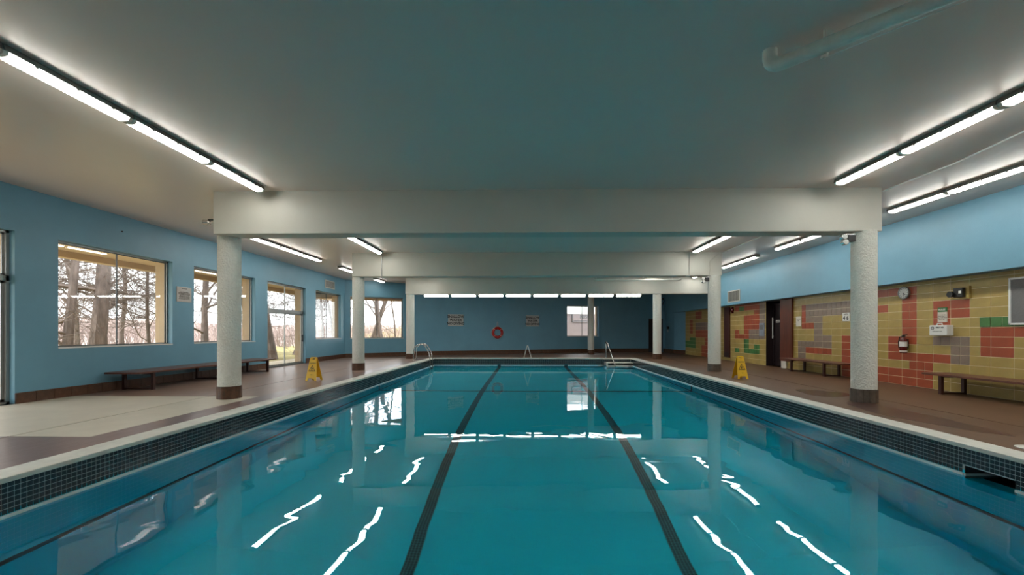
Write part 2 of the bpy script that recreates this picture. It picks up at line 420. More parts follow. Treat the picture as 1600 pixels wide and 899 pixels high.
# near block
put([8, 7, 6, 5], [0], 'tr'); put([8, 7, 6], [1], 'tr'); put([5], [1], 'tr', True); put([5], [2], 'tr', True)
COLS[(6, 2)] = ('yr', True)
put([7, 6, 5, 4], [3], 'tr'); put([3], [3, 4, 5], 'tg', True); put([7], [4, 5], 'tr'); put([6], [5, 6, 7, 10, 11], 'tr')
put([6], [8, 9], 'tr', True); put([4], [5], 'tg', True); put([7, 8], [11], 'tr'); put([8], [9], 'tr')
put([4], [7, 8, 9], 'tr'); put([3], [8, 9], 'tr'); put([1], [4, 5, 6], 'tr'); COLS[(2, 4)] = COLS[(2, 5)] = COLS[(2, 6)] = ('ry', True)
put([0, -1], [6], 'tr'); COLS[(2, 7)] = ('vy', True); put([1, 0], [7], 'tv', True)
# block between the first column and the wood panel
put([11, 12, 13, 14, 15], [9, 10], 'tg', True); put([16], [7, 8, 9, 10], 'rg', True)
put([15], [7], 'tr', True); put([15], [8], 'tg'); put([14], [4, 5, 6, 7, 8], 'tg'); put([13], [4, 5], 'tg')
put([16, 15], [4], 'tg', True); put([16], [2, 3], 'tg'); put([15, 14, 13], [3], 'tr', True); put([11, 10, 9], [0, 1, 2, 3, 4, 5], 'tr')
# block beyond the door recess
put([22], range(7, 13), 'tg', True); put([23, 24, 25, 26, 27], [11, 12], 'tr', True); put([26], [11], 'tv', True); put([23], [10], 'tr', True)
put([23, 24, 25], [7, 8, 9], 'tr', True); put([27, 26, 25], [5], 'tr', True); put([27, 25], [6], 'tr', True); put([22, 23, 24], [5, 6], 'tg', True)
put([25], [2, 3, 4], 'tv', True); put([24], [2], 'tv', True); put([23], [2, 3], 'tv', True); put([27], [2], 'tv', True)
put([40], [6, 7, 8, 9], 'tr', True); put([40, 39], [2, 3, 4], 'tv', True); put([41, 42], [2, 3], 'tv', True); put([38, 37], [10, 11], 'tr', True)
put([35, 36, 37, 38], [7, 8], 'tg', True); put([35, 36, 37, 38], [5, 6], 'tr', True); put([35], [3, 4], 'tr', True); put([35, 36], [0, 1, 2], 'tr', True)
put([34, 33], [0, 1, 4, 5, 9], 'tr', True)
NT = 0; G = 0.011
tile_mesh = {}
def tile_me(c, w, h, pr):
    k = (c, round(w, 3), round(h, 3), pr)
    if k not in tile_mesh:
        b = MB(); b.box(0, w, -pr, 0.035, 0, h); tile_mesh[k] = b.mesh('tile', M[c], bevel=0.002)
    return tile_mesh[k]
rest = MB(); CI = {'ty': 0, 'tr': 1, 'tg': 2, 'tv': 3}
blocked = [(dn0, dn1)]
for n in range(-16, 46):
    ya, yc = yb(n), yb(n+1)
    if yc > 24.75: yc = 24.75
    if ya >= 24.7: continue
    for r in range(13):
        c, half = COLS.get((n, r), ('ty', False))
        z0 = r*RP; z1 = min(z0+RP, 2.478)
        mid = (ya+yc)/2
        if c == 'yr': pieces = [(ya, mid, 'tr', 0.004), (mid, yc, 'ty', 0.0)]
        elif c == 'rg': pieces = [(ya, mid, 'tr', 0.004), (mid, yc, 'ty', 0.0)]
        elif c == 'ry': pieces = [(ya, mid, 'tr', 0.0), (mid, yc, 'ty', 0.0)]
        elif c == 'vy': pieces = [(ya, mid, 'tv', 0.012), (mid, yc, 'ty', 0.0)]
        elif half: pieces = [(ya, mid, c, 0.003 if c != 'ty' else 0), (mid, yc, c, 0.003 if c != 'ty' else 0)]
        else: pieces = [(ya, yc, c, 0.0)]
        for (a, b, cc, pr) in pieces:
            for (f, g) in blocked:           # cut at the recess
                if a < f and b > g:
                    if a >= g and b <= f: a = b
                    elif a < g: b = g
                    elif b > f: a = f
            if b-a < 0.03: continue
            x0 = tx(b)+G/2; w = b-a-G; h = z1-z0-G
            if -1 <= n <= 17 and NT < 300 and not (n in (9,) and r > 12):
                link('tile', tile_me(cc, w, h, pr), rw, (x0, 0, z0+G/2)); NT += 1
            else:
                rest.box(x0, x0+w, -pr, 0.035, z0+G/2, z0+G/2+h, CI[cc])
o = rest.build('tile_field', [M['ty'], M['tr'], M['tg'], M['tv']], rw); o['kind'] = 'stuff'

r3 = solid_door('door_3', rw, (op3[0], op3[1], 0, 2.40), 0.33, 'dark_door', 'dark door set back in the tiled wall with a long pull bar')
hx = tx(onx(1208.5, 500, XT+0.27).y)
h = MB(); h.tube([(hx, 0.24, 1.05), (hx, 0.24, 1.85)], 0.02, 10); h.box(hx-0.012, hx+0.012, 0.24, 0.31, 1.12, 1.15); h.box(hx-0.012, hx+0.012, 0.24, 0.31, 1.75, 1.78)
h.build('door_handle', M['white'], r3, smooth=True)
pl = bx('door_plate', M['white'], r3, hx+0.12, hx+0.36, 0.295, 0.31, 1.66, 1.76)
text('lettering', 'SAUNA', 0.062, M['sign_ink'], pl, hx+0.24, 0.293, 1.71, 0.001)

# other walls of the room (behind the camera)
wall('wall_back', (XT+0.3, YB), (XL, YB), ext=False)

# ------------------------------------------------------------------ ceiling
ce = struct('ceiling'); m = MB(); m.box(XL-0.3, XT+0.6, YB-0.2, 28.2, ZC, ZC+0.2); m.build('ceiling_slab', M['ceil'], ce)

# ------------------------------------------------------------------ baseboards as single tiles
def baseboard(n, P, Q, hgt, holes=(), d=0.03, tl=0.30, mat='brown_tile'):
    dx, dy = Q[0]-P[0], Q[1]-P[1]; L = math.hypot(dx, dy); a = math.atan2(dy, dx)
    r = struct(n, (P[0], P[1], 0), a)
    spans = []; c = 0.0
    for (u, v) in sorted(holes):
        if u > c: spans.append((c, u))
        c = max(c, v)
    if c < L: spans.append((c, L))
    bk = MB(); cache = {}
    for (u, v) in spans:
        bk.box(u, v, -d+0.008, 0.0, 0, hgt-0.004)
        k = max(1, round((v-u)/tl)); w = (v-u)/k
        for i in range(k):
            key = round(w, 4)
            if key not in cache:
                t = MB(); t.box(0.003, w-0.003, -d, 0, 0, hgt); cache[key] = t.mesh('base_tile', M[mat], bevel=0.003)
            link('base_tile', cache[key], r, (u+i*w, 0, 0))
    bk.build('base_mortar', M['brown_grout'], r)
    return r
baseboard('baseboard_left', (XL, YB), PC, 0.195, [(ops['door_1'][0], ops['door_1'][1]), (ops['door_2'][0], ops['door_2'][1])])
baseboard('baseboard_far_left', PC, PD, 0.20)
baseboard('baseboard_far', PD, PE, 0.23)
baseboard('baseboard_far_right', PE, PF, 0.24, [(opE[0], opE[1])])
baseboard('baseboard_alcove_far', PF, PG, 0.22)
baseboard('baseboard_alcove_near', PG, PH, 0.22)

# ------------------------------------------------------------------ floor around the pool
x0, x1, y0, y1 = POOL
CW = 0.32
FX0, FX1, FY1 = XL-0.2, XT+0.9, 28.0
fl = struct('floor')
ox0, ox1, oy0, oy1 = x0-CW, x1+CW, y0-CW, y1+CW*0.9
def slab(nm, mat, a, b, c, d, z=0.0, t=0.3): return bx(nm, M[mat], fl, a, b, c, d, z-t, z)
jl, jr = -6.45, 6.76
ya_, yb_ = 5.10, 8.35
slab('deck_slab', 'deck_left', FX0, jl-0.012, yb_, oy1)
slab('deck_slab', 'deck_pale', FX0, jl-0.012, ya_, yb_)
slab('deck_slab', 'deck_maroon', FX0, jl-0.012, YB-0.2, ya_)
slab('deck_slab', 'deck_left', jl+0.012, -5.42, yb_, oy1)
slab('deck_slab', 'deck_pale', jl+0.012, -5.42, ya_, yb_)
slab('deck_slab', 'deck_maroon', jl+0.012, -5.42, YB-0.2, ya_)
slab('deck_slab', 'deck_maroon', -5.42, ox0, YB-0.2, oy1)
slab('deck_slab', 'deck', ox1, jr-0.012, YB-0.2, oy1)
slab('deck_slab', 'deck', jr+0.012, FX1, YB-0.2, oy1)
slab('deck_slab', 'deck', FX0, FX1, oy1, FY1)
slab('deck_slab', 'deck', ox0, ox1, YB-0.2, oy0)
for j in (jl, jr): slab('expansion_joint', 'joint', j-0.012, j+0.012, YB-0.2, oy1, z=-0.004)
# darker, smoother patches of irregular outline on the right-hand deck
def deck_patch(cx, cyy, a, b, mat, seed, z=0.0015):
    rnd = random.Random(seed); n = 28; pts = []
    for k in range(n):
        t = 2*PI*k/n; q = 1+0.12*math.sin(3*t+seed)+0.08*rnd.uniform(-1, 1); pts.append((cx+a*q*math.cos(t), cyy+b*q*math.sin(t)))
    mm = MB(); mm.prism(pts, 'z', -0.003, z); return mm.build('floor_patch', M[mat], fl)
M['deck_patch'] = pbr('dark_smooth_patch', (0.045, 0.028, 0.020), 0.22, var=0.2, vs=3)
deck_patch(6.25, 9.0, 0.42, 0.55, 'deck_patch', 2)
M['deck_patch2'] = pbr('maroon_smooth_patch', (0.065, 0.030, 0.024), 0.30, var=0.2, vs=3)
deck_patch(5.95, 6.7, 0.34, 1.25, 'deck_patch2', 5)

# ------------------------------------------------------------------ swimming pool
pool = struct('swimming_pool')
def cop(nm, a, b, c, d):
    mm = MB(); mm.box(a, b, c, d, -0.045, 0.006); return mm.build(nm, M['coping'], pool, bevel=0.008)
LIP = 0.03
cop('coping', ox0, x0, y0, y1); cop('coping', x1, ox1, y0, y1)
cop('coping', ox0, ox1, y1, oy1); cop('coping', ox0, ox1, oy0, y0)
# profile of the basin
bx0, bx1, by0, by1 = x0-LIP, x1+LIP, y0-LIP, y1+LIP
def depth(Y):
    pts = [(0.2, 2.45), (5.1, 2.45), (8.6, 1.75), (13.1, 1.18), (21.0, 1.05)]
    for (a, p), (b, q) in zip(pts, pts[1:]):
        if a <= Y <= b: return p+(q-p)*(Y-a)/(b-a)
    return pts[-1][1]
ys = [by0, 5.1, 8.6, 13.1, by1]
m = MB()
m.prism([(Y, ZW-depth(max(Y, 0.2))) for Y in ys]+[(Y, ZW-depth(max(Y, 0.2))-0.2) for Y in ys[::-1]], 'x', bx0-0.2, bx1+0.2)
m.build('pool_floor', M['plaster'], pool)
sk = (onx(1584, 750, x1).y, onx(1503, 730, x1).y)    # skimmer opening
TZ1 = -0.045; TP = 0.048; NR = 6; TZ0 = TZ1-NR*TP
skz = TZ1-4.2*TP
m = MB()
m.box(bx0-0.2, bx0, by0-0.2, by1+0.2, -3.1, -0.30)
m.box(bx0-0.2, bx1+0.2, by1, by1+0.2, -3.1, -0.30); m.box(bx0-0.2, bx1+0.2, by0-0.2, by0, -3.1, -0.30)
m.box(bx1, bx1+0.2, by0-0.2, sk[0], -3.1, -0.30); m.box(bx1, bx1+0.2, sk[1], by1+0.2, -3.1, -0.30); m.box(bx1, bx1+0.2, sk[0], sk[1], -3.1, ZW-0.14)
m.build('pool_wall', M['plaster'], pool)
m = MB(); e = 0.012
m.box(bx0-0.2, bx0+0.0, by0-0.2, by1+0.2, -0.30, -0.045); m.box(bx0-0.2, bx1+0.2, by1, by1+0.2, -0.30, -0.045); m.box(bx0-0.2, bx1+0.2, by0-0.2, by0, -0.30, -0.045)
m.box(bx1, bx1+0.2, by0-0.2, sk[0], -0.30, -0.045); m.box(bx1, bx1+0.2, sk[1], by1+0.2, -0.30, -0.045); m.box(bx1, bx1+0.2, sk[0], sk[1], skz, -0.045)
m.build('tile_backing', M['navy_grout'], pool)
m = MB(); Y1_, Y2_ = sk; xd = bx1+0.42
m.box(bx1+0.2, xd, Y1_-0.05, Y1_, -0.6, skz+0.05); m.box(bx1+0.2, xd, Y2_, Y2_+0.05, -0.6, skz+0.05)
m.box(xd, xd+0.05, Y1_-0.05, Y2_+0.05, -0.6, skz+0.05); m.box(bx1+0.2, xd, Y1_, Y2_, skz, skz+0.05); m.box(bx1+0.2, xd+0.05, Y1_-0.05, Y2_+0.05, -0.65, -0.6)
m.box(bx1+0.004, xd, Y2_-0.006, Y2_+0.002, -0.6, skz); m.box(bx1+0.004, xd, Y1_-0.002, Y1_+0.006, -0.6, skz)
m.build('skimmer_box', M['skimmer'], pool)
bx('skimmer_jamb', M['ledge'], pool, bx1-0.01, xd, Y2_-0.02, Y2_, ZW-0.01, ZW+0.022)
# white ledge on the waterline
LZ0, LZ1 = ZW-0.012, TZ0-0.001
m = MB(); q = 0.022
m.box(bx0, bx0+q, by0, by1, LZ0, LZ1); m.box(bx0, bx1, by1-q, by1, LZ0, LZ1); m.box(bx0, bx1, by0, by0+q, LZ0, LZ1)
m.box(bx1-q, bx1, by0, sk[0], LZ0, LZ1); m.box(bx1-q, bx1, sk[1], by1, LZ0, LZ1)
m.build('waterline_ledge', M['ledge'], pool)
# mosaic band: the nearest ones on each side as pieces of their own, the rest joined
g = 0.0052
tmL = MB(); tmL.box(0, 0.003, 0, TP-g, 0, TP-g); tmL = tmL.mesh('mosaic_tile', M['navy'], bevel=0.0008)
m = MB(); cnt = 0
nY = int((by1-by0)/TP)
for side in (0, 1):
    k0 = int(((3.55 if side == 0 else 4.15)-by0)/TP)
    for k in range(nY):
        Y = by0+k*TP
        for r in range(NR):
            z = TZ1-(r+1)*TP+g/2
            if side == 1 and sk[0]-0.03 < Y < sk[1]-0.01 and z < skz-0.005: continue
            X = bx0 if side == 0 else bx1-0.003
            if k0 <= k < k0+24 :
                link('mosaic_tile', tmL, pool, (X, Y+g/2, z)); cnt += 1
            else:
                m.box(X, X+0.003, Y+g/2, Y+TP-g/2, z, z+TP-g)
nX = int((bx1-bx0)/TP)
for k in range(nX):
    X = bx0+k*TP
    for r in range(NR):
        z = TZ1-(r+1)*TP+g/2
        m.box(X+g/2, X+TP-g/2, by1-0.003, by1, z, z+TP-g); m.box(X+g/2, X+TP-g/2, by0, by0+0.003, z, z+TP-g)
o = m.build('mosaic_band', M['navy'], pool); o['kind'] = 'stuff'

# lane lines in small tiles on the floor, up the far wall; cross line and wall line
def lane_mat():
    mm, nt, b = new_mat('black_lane_mosaic'); setc(b, (0.01, 0.03, 0.045), 0.6)
    N = nt.nodes; L = nt.links; tc = N.new('ShaderNodeTexCoord'); br = N.new('ShaderNodeTexBrick')
    br.offset = 0; br.inputs['Color1'].default_value = (0.006, 0.026, 0.042, 1); br.inputs['Color2'].default_value = (0.012, 0.04, 0.055, 1)
    br.inputs['Mortar'].default_value = (0.10, 0.30, 0.34, 1); br.inputs['Scale'].default_value = 1
    br.inputs['Brick Width'].default_value = 0.041; br.inputs['Row Height'].default_value = 0.041; br.inputs['Mortar Size'].default_value = 0.003
    L.new(tc.outputs['Object'], br.inputs['Vector']); L.new(br.outputs[0], b.inputs['Base Color']); return mm
M['lane'] = lane_mat()
for X in (-1.43, 1.88):
    m = MB(); w = 0.082
    yy = [by0, 5.1, 8.6, 13.1, by1-0.003]
    m.prism([(Y, ZW-depth(max(Y, .2))+0.006) for Y in yy]+[(Y, ZW-depth(max(Y, .2))-0.01) for Y in yy[::-1]], 'x', X-w, X+w)
    m.box(X-w, X+w, by1-0.028, by1, ZW-1.06, TZ0)
    m.build('lane_line', M['lane'], pool)
m = MB(); YS = 13.07
m.box(bx0, bx1, YS-0.05, YS+0.05, ZW-depth(YS)-0.01, ZW-depth(YS)+0.012)
m.box(bx0-0.01, bx0+0.006, YS-0.04, YS+0.04, ZW-depth(YS), TZ0-0.005); m.box(bx1-0.006, bx1+0.01, YS-0.04, YS+0.04, ZW-depth(YS), TZ0-0.005)
m.build('cross_line', M['black_tile'], pool)
m = MB(); D0 = ZW-1.17
m.box(bx0-0.01, bx0+0.006, by0, by1, D0, D0+0.09); m.box(bx1-0.006, bx1+0.01, by0, by1, D0, D0+0.09)
m.build('wall_line', M['black_tile'], pool)
# white entry step in the far right corner
sx0, sx1 = ony(946, 570, 20.4).x, bx1
m = MB(); m.box(sx0, sx1, by1-0.55, by1, -0.215, -0.185); m.box(sx0, sx1, by1-0.62, by1-0.55, -0.36, -0.30); m.box(sx0, sx0+0.08, by1-0.6, by1, -0.42, -0.185)
m.box(sx0, sx1, by1-0.60, by1-0.02, -0.45, -0.30)
m.build('entry_step', M['coping'], pool, bevel=0.006)
wt = struct('pool_water')
m = MB(); m.add([(bx0, by0, ZW), (bx1, by0, ZW), (bx1, by1, ZW), (bx0, by1, ZW), (bx1, sk[0], ZW), (xd, sk[0], ZW), (xd, sk[1], ZW), (bx1, sk[1], ZW)], [(0, 1, 4, 7, 2, 3), (4, 5, 6, 7)])
ws = m.mesh('water_surface', M['water'])
if ws.polygons[0].normal.z < 0: ws.flip_normals()
link('water_surface', ws, wt)

# ------------------------------------------------------------------ columns
def column(X, Y, lab, base='brown_tile', r=0.198, top=ZC):
    c = thing('column', lab, 'column', (X, Y, 0), 0, 'round stucco columns around the pool')
    m = MB(); m.lathe([(r, 0.24), (r, top)], 40); m.build('shaft', M['stucco'], c, smooth=True)
    m = MB(); n = 14
    core = MB(); core.lathe([(r+0.004, 0), (r+0.004, 0.243)], 40); core.build('base_core', M['brown_grout'], c, smooth=True)
    for k in range(n):
        t0, t1 = 2*PI*k/n+0.012, 2*PI*(k+1)/n-0.012; q = MB(); seg = 3; vs = []
        for z in (0.0, 0.236):
            for rr in (r+0.002, r+0.014):
                for j in range(seg+1):
                    t = t0+(t1-t0)*j/seg; vs.append((rr*math.cos(t), rr*math.sin(t), z))
        s4 = seg+1; fs = []
        for j in range(seg):
            fs += [(s4+j, s4+j+1, 3*s4+j+1, 3*s4+j), (2*s4+j, 2*s4+j+1, 3*s4+j+1, 3*s4+j), (j, j+1, 2*s4+j+1, 2*s4+j), (j, j+1, s4+j+1, s4+j)]
        fs += [(0, s4, 3*s4, 2*s4), (seg, s4+seg, 3*s4+seg, 2*s4+seg)]
        q.add(vs, fs); q.build('base_tile', M[base], c)
    return c
BB = 3.15
CXL, CXR = -5.74, 6.31
R1, R2, R3 = 8.02, 14.18, 20.38
colpos = [(ony(358.5, 600, 8.15).x, 8.15), (ony(560, 560, 14.2).x, 14.2), (ony(641.0, 540, R3).x, R3),
          (ony(1349.8, 600, 7.95).x, 7.95), (ony(1116, 560, 14.05).x, 14.05), (ony(1026.7, 540, R3).x, R3)]
labs = ['white stucco column nearest on the left, in front of the long bench',
        'white stucco column on the left behind the yellow wet floor sign',
        'white stucco column on the left beside the chrome pool ladder',
        'white stucco column nearest on the right, in front of the tiled wall',
        'white stucco column on the right just behind the yellow wet floor sign',
        'white stucco column on the right in front of the dark far door']
for i, ((X, Y), l) in enumerate(zip(colpos, labs)):
    column(X, Y, l, 'grey_tile' if i in (3, 4) else 'brown_tile', top=BB+0.02)
column(ony(923.2, 540, 25.0).x, 25.0, 'thin-looking white column standing alone before the far window', 'brown_tile', r=0.185, top=ZC+0.02)

def beam(xa, xb, yf, yr, lab, zb=BB):
    b = MB(); b.box(xa, xb, yf, yr, zb, ZC+0.02)
    return tag(b.build('ceiling_beam', M['beam'], None, bevel=0.01), lab, 'beam', 'deep beams crossing above the pool')
beam(ony(333, 330, 7.80).x, ony(1378.5, 330, 7.80).x, 7.80, 8.2, 'nearest deep cream beam, spanning the two nearest columns')
beam(ony(550, 410, 13.95).x, ony(1127.8, 410, 13.95).x, 13.95, 14.35, 'middle cream beam with thin conduits running down its face', 3.16)
beam(ony(633.5, 450, 20.15).x, XR, 20.15, 20.55, 'farthest cream beam, above the row of lamps at the far end', 3.13)

# ------------------------------------------------------------------ fluorescent fixtures
def fixture(L=1.255):
    r = thing('ceiling_light', None, 'ceiling light')
    m = MB(); m.prism([(-0.075, 0), (-0.092, -0.062), (0.092, -0.062), (0.075, 0)], 'y', 0, L); m.build('housing', M['housing'], r, bevel=0.004)
    for s in (-1, 1):
        m = MB(); m.prism([(s*0.076, -0.060), (s*0.062, -0.092), (s*0.045, -0.100), (s*0.005, -0.100), (s*0.005, -0.060)], 'y', 0.04, L-0.04)
        m.build('tube', M['lens'], r)
    bx('divider', M['clip'], r, -0.005, 0.005, 0.04, L-0.04, -0.097, -0.055)
    for y in (0.0, L-0.04):
        m = MB(); m.prism([(-0.08, -0.05), (-0.066, -0.092), (-0.03, -0.103), (0.03, -0.103), (0.066, -0.092), (0.08, -0.05)], 'y', y, y+0.04); m.build('end_cap', M['clip'], r)
    for y in (L*0.2, L*0.5, L*0.8):
        for s in (-1, 1): bx('clip', M['housing'], r, s*0.076, s*0.090, y-0.012, y+0.012, -0.075, -0.045)
    return r
FIX = fixture(); used = [False]
def lamp(X, Y, lab, grp, rz=0.0, z=ZC, tilt=0.0):
    o = FIX if not used[0] else copy_tree(FIX)
    used[0] = True
    o.location = (X, Y, z); o.rotation_euler = (0, tilt, rz); o['label'] = lab; o['group'] = grp; return o
def line(X, Yend, n, what, grp, pitch=1.27, skew=0.0, order=('first', 'second', 'third', 'fourth', 'fifth', 'sixth', 'seventh', 'eighth', 'ninth', 'tenth', 'eleventh')):
    for i in range(n):
        lamp(X, Yend-(i+1)*pitch+0.015, '%s fluorescent fixture %s' % (order[i], what), grp)
line(-4.88, 7.55, 9, 'back from the nearest beam along the left ceiling run', 'long left run of ceiling lights')
line(5.41, 7.40, 9, 'back from the nearest beam along the inner right run', 'inner right run of ceiling lights')
line(7.80, 9.17, 10, 'along the blue right wall, from beyond the near beam', 'outer right run of ceiling lights')
line(-4.85, 13.62, 3, 'back from the middle beam on the inner left, bay two', 'second bay, inner left lights')
line(5.38, 13.62, 3, 'back from the middle beam on the inner right, bay two', 'second bay, inner right lights')
line(-7.56, 15.10, 3, 'above the patio door end', 'second bay, outer left lights')
line(7.75, 13.22, 3, 'beside the blue wall, bay two', 'second bay, outer right lights')
line(7.85, 17.0, 2, 'beside the blue wall, behind the middle beam', 'third bay, outer right near lights')
line(7.85, 20.0, 2, 'beside the blue wall close to the farthest beam', 'third bay, outer right far lights')
line(-7.56, 19.2, 2, 'over the far left corner behind the middle beam', 'third bay, outer left lights')
line(-7.5, 21.6, 1, 'above the far left window', 'far left corner light')
line(-4.88, 19.7, 3, 'behind the middle beam on the inner left, bay three', 'third bay, inner left lights')
line(5.38, 19.7, 3, 'behind the middle beam on the inner right, bay three', 'third bay, inner right lights')
xs0 = ony(662.5, 461, 20.75).x; pt = (ony(1005, 461, 20.75).x-xs0)/8
nth = ['first', 'second', 'third', 'fourth', 'fifth', 'sixth', 'seventh', 'eighth']
for i in range(8):
    lamp(xs0+i*pt, 20.75, '%s lamp from the left in the row behind the far beam' % nth[i], 'row of lamps across the far end', -PI/2, z=3.155, tilt=-0.42)
m = MB(); m.box(xs0, xs0+8*pt, 20.74, 20.84, 3.19, 3.24)
for i in range(9): m.box(xs0+0.05+i*(8*pt-0.14)/8, xs0+0.09+i*(8*pt-0.14)/8, 20.77, 20.81, 3.24, ZC)
tag(m.build('lamp_rail', M['housing'], None), 'grey hanging rail that carries the far row of lamps', 'rail')

# ------------------------------------------------------------------ pipes and conduits
p0 = onz(1203, 106, ZC-0.16); p1 = onz(1478, -6, ZC-0.16); dv = (p1-p0)
pp = thing('ceiling_pipe', 'thick painted pipe with an elbow under the right front ceiling', 'pipe', (p0.x, p0.y, ZC))
m = MB(); R_ = 0.055
pts = [(0, 0, 0.01), (0, 0, -0.07)]
u = dv.normalized()
for t in (0.25, 0.5, 0.75, 1.0):
    a = t*PI/2; pts.append((u.x*0.09*(1-math.cos(a)), u.y*0.09*(1-math.cos(a)), -0.07-0.09*math.sin(a)))
pts.append((u.x*5.5, u.y*5.5, -0.16))
m.tube(pts, [R_+0.008]*6+[R_], 16); m.build('pipe_run', M['pipe'], pp, smooth=True)
m = MB(); k = onz(1288, 75, ZC-0.16)-p0
m.lathe([(R_+0.012, -0.02), (R_+0.012, 0.02)], 16, c=(0, 0, 0), axis='y')
me = m.mesh('pipe_clamp', M['pipe']); a = math.atan2(u.y, u.x)-PI/2
o = link('pipe_clamp', me, pp, (k.x, k.y, -0.16)); o.rotation_euler = (0, 0, a)
m = MB(); m.tube([(k.x, k.y, 0), (k.x, k.y, -0.26)], 0.009, 8); m.box(k.x-0.02, k.x+0.02, k.y-0.02, k.y+0.02, -0.25, -0.225); m.build('hanger_rod', M['pipe'], pp)
m = MB(); m.tube([(k.x+0.03, k.y, -0.235), (k.x+0.03+u.x*3, k.y+u.y*3, -0.19)], 0.004, 6); m.build('thin_wire', M['white'], pp)
def conduit(pts, r, lab, mat='white'):
    P0 = Vector(pts[0]); c = MB(); c.tube([Vector(p)-P0 for p in pts], r, 8)
    o = c.build('conduit', M[mat], None, smooth=True); o.location = P0
    return tag(o, lab, 'conduit')
conduit([onz(1380, 299, ZC-0.015), onz(1500, 252.0, ZC-0.015), onz(1640, 187, ZC-0.015)], 0.013, 'thin white conduit on the ceiling between the two right light runs')
a_ = ony(1124.4, 396, 13.93); b_ = ony(1109, 409, 13.93)
conduit([onz(1210, 361, ZC-0.012), onz(1160, 382, ZC-0.012), onz(1127, 395.5, ZC-0.012), (a_.x, 13.93, ZC-0.03), (b_.x, 13.93, b_.z), (b_.x, 13.93, 3.17)], 0.013, 'white conduit that bends down the right end of the middle beam', 'vent')
b_ = ony(1077, 396, 13.94)
conduit([(b_.x, 13.93, ZC-0.02), (b_.x, 13.93, 3.15), (b_.x-0.1, 13.93, 3.13)], 0.009, 'thin straight conduit down the middle beam, right part', 'alu')
b_ = ony(596.5, 396, 13.93)
conduit([onz(593.5, 396.5, ZC-0.05), (b_.x, 13.93, ZC-0.08), (b_.x, 13.93, 3.10), (b_.x+0.10, 13.96, 3.05), (b_.x+0.13, 13.96, 3.04)], 0.014, 'grey conduit with a hooked end down the left of the middle beam', 'alu')
q0 = ony(929, 437.2, 18.3); q1 = ony(1063.5, 438, 18.3)
pz = 3.56
pr_ = thing('hanging_pipe', 'horizontal pipe hung on short rods in front of the far beam', 'pipe', (q0.x, 18.3, pz-0.0))
m = MB(); m.tube([(0, 0, 0), (q1.x-q0.x-0.1, 0, 0), (q1.x-q0.x, 0, 0.04), (q1.x-q0.x+0.02, 0, 0.12)], 0.05, 12); m.build('pipe_run', M['pipe'], pr_, smooth=True)
for t in (0.02, 0.33, 0.62, 0.9): m = MB(); m.tube([((q1.x-q0.x)*t, 0, -0.06), ((q1.x-q0.x)*t, 0, ZC-pz)], 0.01, 6); m.build('hanger_rod', M['pipe'], pr_)

# twin-head emergency lights
def spots(X, Y, z, lab, rz=0, s=1.0):
    t = thing('emergency_light', lab, 'emergency light', (X, Y, z), rz)
    bx('battery_box', M['black'], t, -0.07*s, 0.07*s, -0.05, 0.05, -0.02*s, 0.10*s, bevel=0.008)
    bx('mounting_plate', M['chrome'], t, -0.12*s, 0.05*s, -0.06, 0.06, 0.10*s, 0.12*s)
    for (cx, cz, r) in ((-0.13, 0.07, 0.055), (-0.11, -0.03, 0.055)):
        h = MB(); h.lathe([(0.015*s, 0.07*s), (r*s, 0.02*s), (r*s, -0.05*s), (r*s*0.85, -0.055*s)], 16, c=(cx*s, 0, cz*s), axis='y')
        hh = h.build('lamp_head', M['chrome'], t, smooth=True)
        l = MB(); l.lathe([(r*s*0.83, -0.056*s), (0.001, -0.062*s)], 16, c=(cx*s, 0, cz*s), axis='y'); l.build('lamp_glass', M['white'], hh, smooth=True)
    return t
c1 = colpos[3]; spots(c1[0]-0.27, c1[1]-0.02, 3.00, 'twin-head emergency light on the nearest right column')
c2 = colpos[4]; spots(c2[0]-0.26, c2[1]-0.02, 3.0, 'twin-head emergency light on the right column behind the wet floor sign')
e0 = ony(325, 349, 8.0)
t = thing('spotlight', 'small chrome spotlight at the left end of the nearest beam', 'spotlight', (e0.x+0.02, 7.95, e0.z))
h = MB(); h.lathe([(0.012, 0.08), (0.05, 0.04), (0.055, -0.06), (0.04, -0.065)], 18, axis='x'); h.build('lamp_head', M['chrome'], t, smooth=True)
bx('bracket', M['black'], t, 0.03, 0.16, -0.02, 0.02, 0.04, 0.06)
l = MB(); l.lathe([(0.04, -0.066), (0.001, -0.07)], 16, axis='x'); l.build('lamp_glass', M['white'], t)

# ------------------------------------------------------------------ vents
def vent(loc, rz, w, h, lab, vertical=True, n=14):
    t = thing('wall_vent', lab, 'vent', loc, rz)
    m = MB(); f = 0.035
    for (a, b, c, d) in ((-w/2, -w/2+f, -h/2, h/2), (w/2-f, w/2, -h/2, h/2), (-w/2, w/2, -h/2, -h/2+f), (-w/2, w/2, h/2-f, h/2)): m.box(a, b, -0.02, 0, c, d)
    m.build('vent_frame', M['vent'], t); bx('backing', M['vent_dark'], t, -w/2+f, w/2-f, -0.004, 0, -h/2+f, h/2-f)
    for i in range(n):
        s = MB()
        if vertical:
            x = -w/2+f+(i+0.5)*(w-2*f)/n; s.prism([(x-0.005, -0.004), (x+0.012, -0.016), (x+0.016, -0.014), (x, -0.002)], 'z', -h/2+f, h/2-f)
        else:
            z = -h/2+f+(i+0.5)*(h-2*f)/n; s.box(-w/2+f, w/2-f, -0.016, -0.004, z-0.006, z+0.006)
        s.build('slat', M['vent'], t)
    return t
va = onx(507.5, 441, XL); vb = onx(522.5, 438, XL)
vent((XL, (va.y+vb.y)/2, 2.62+0.83-0.02+0.08), PI/2, vb.y-va.y, 0.36, 'cream louvred vent high on the left wall above the far window', False, 9)
va = onx(1137.5, 462, XR); vb = onx(1156.5, 462, XR)
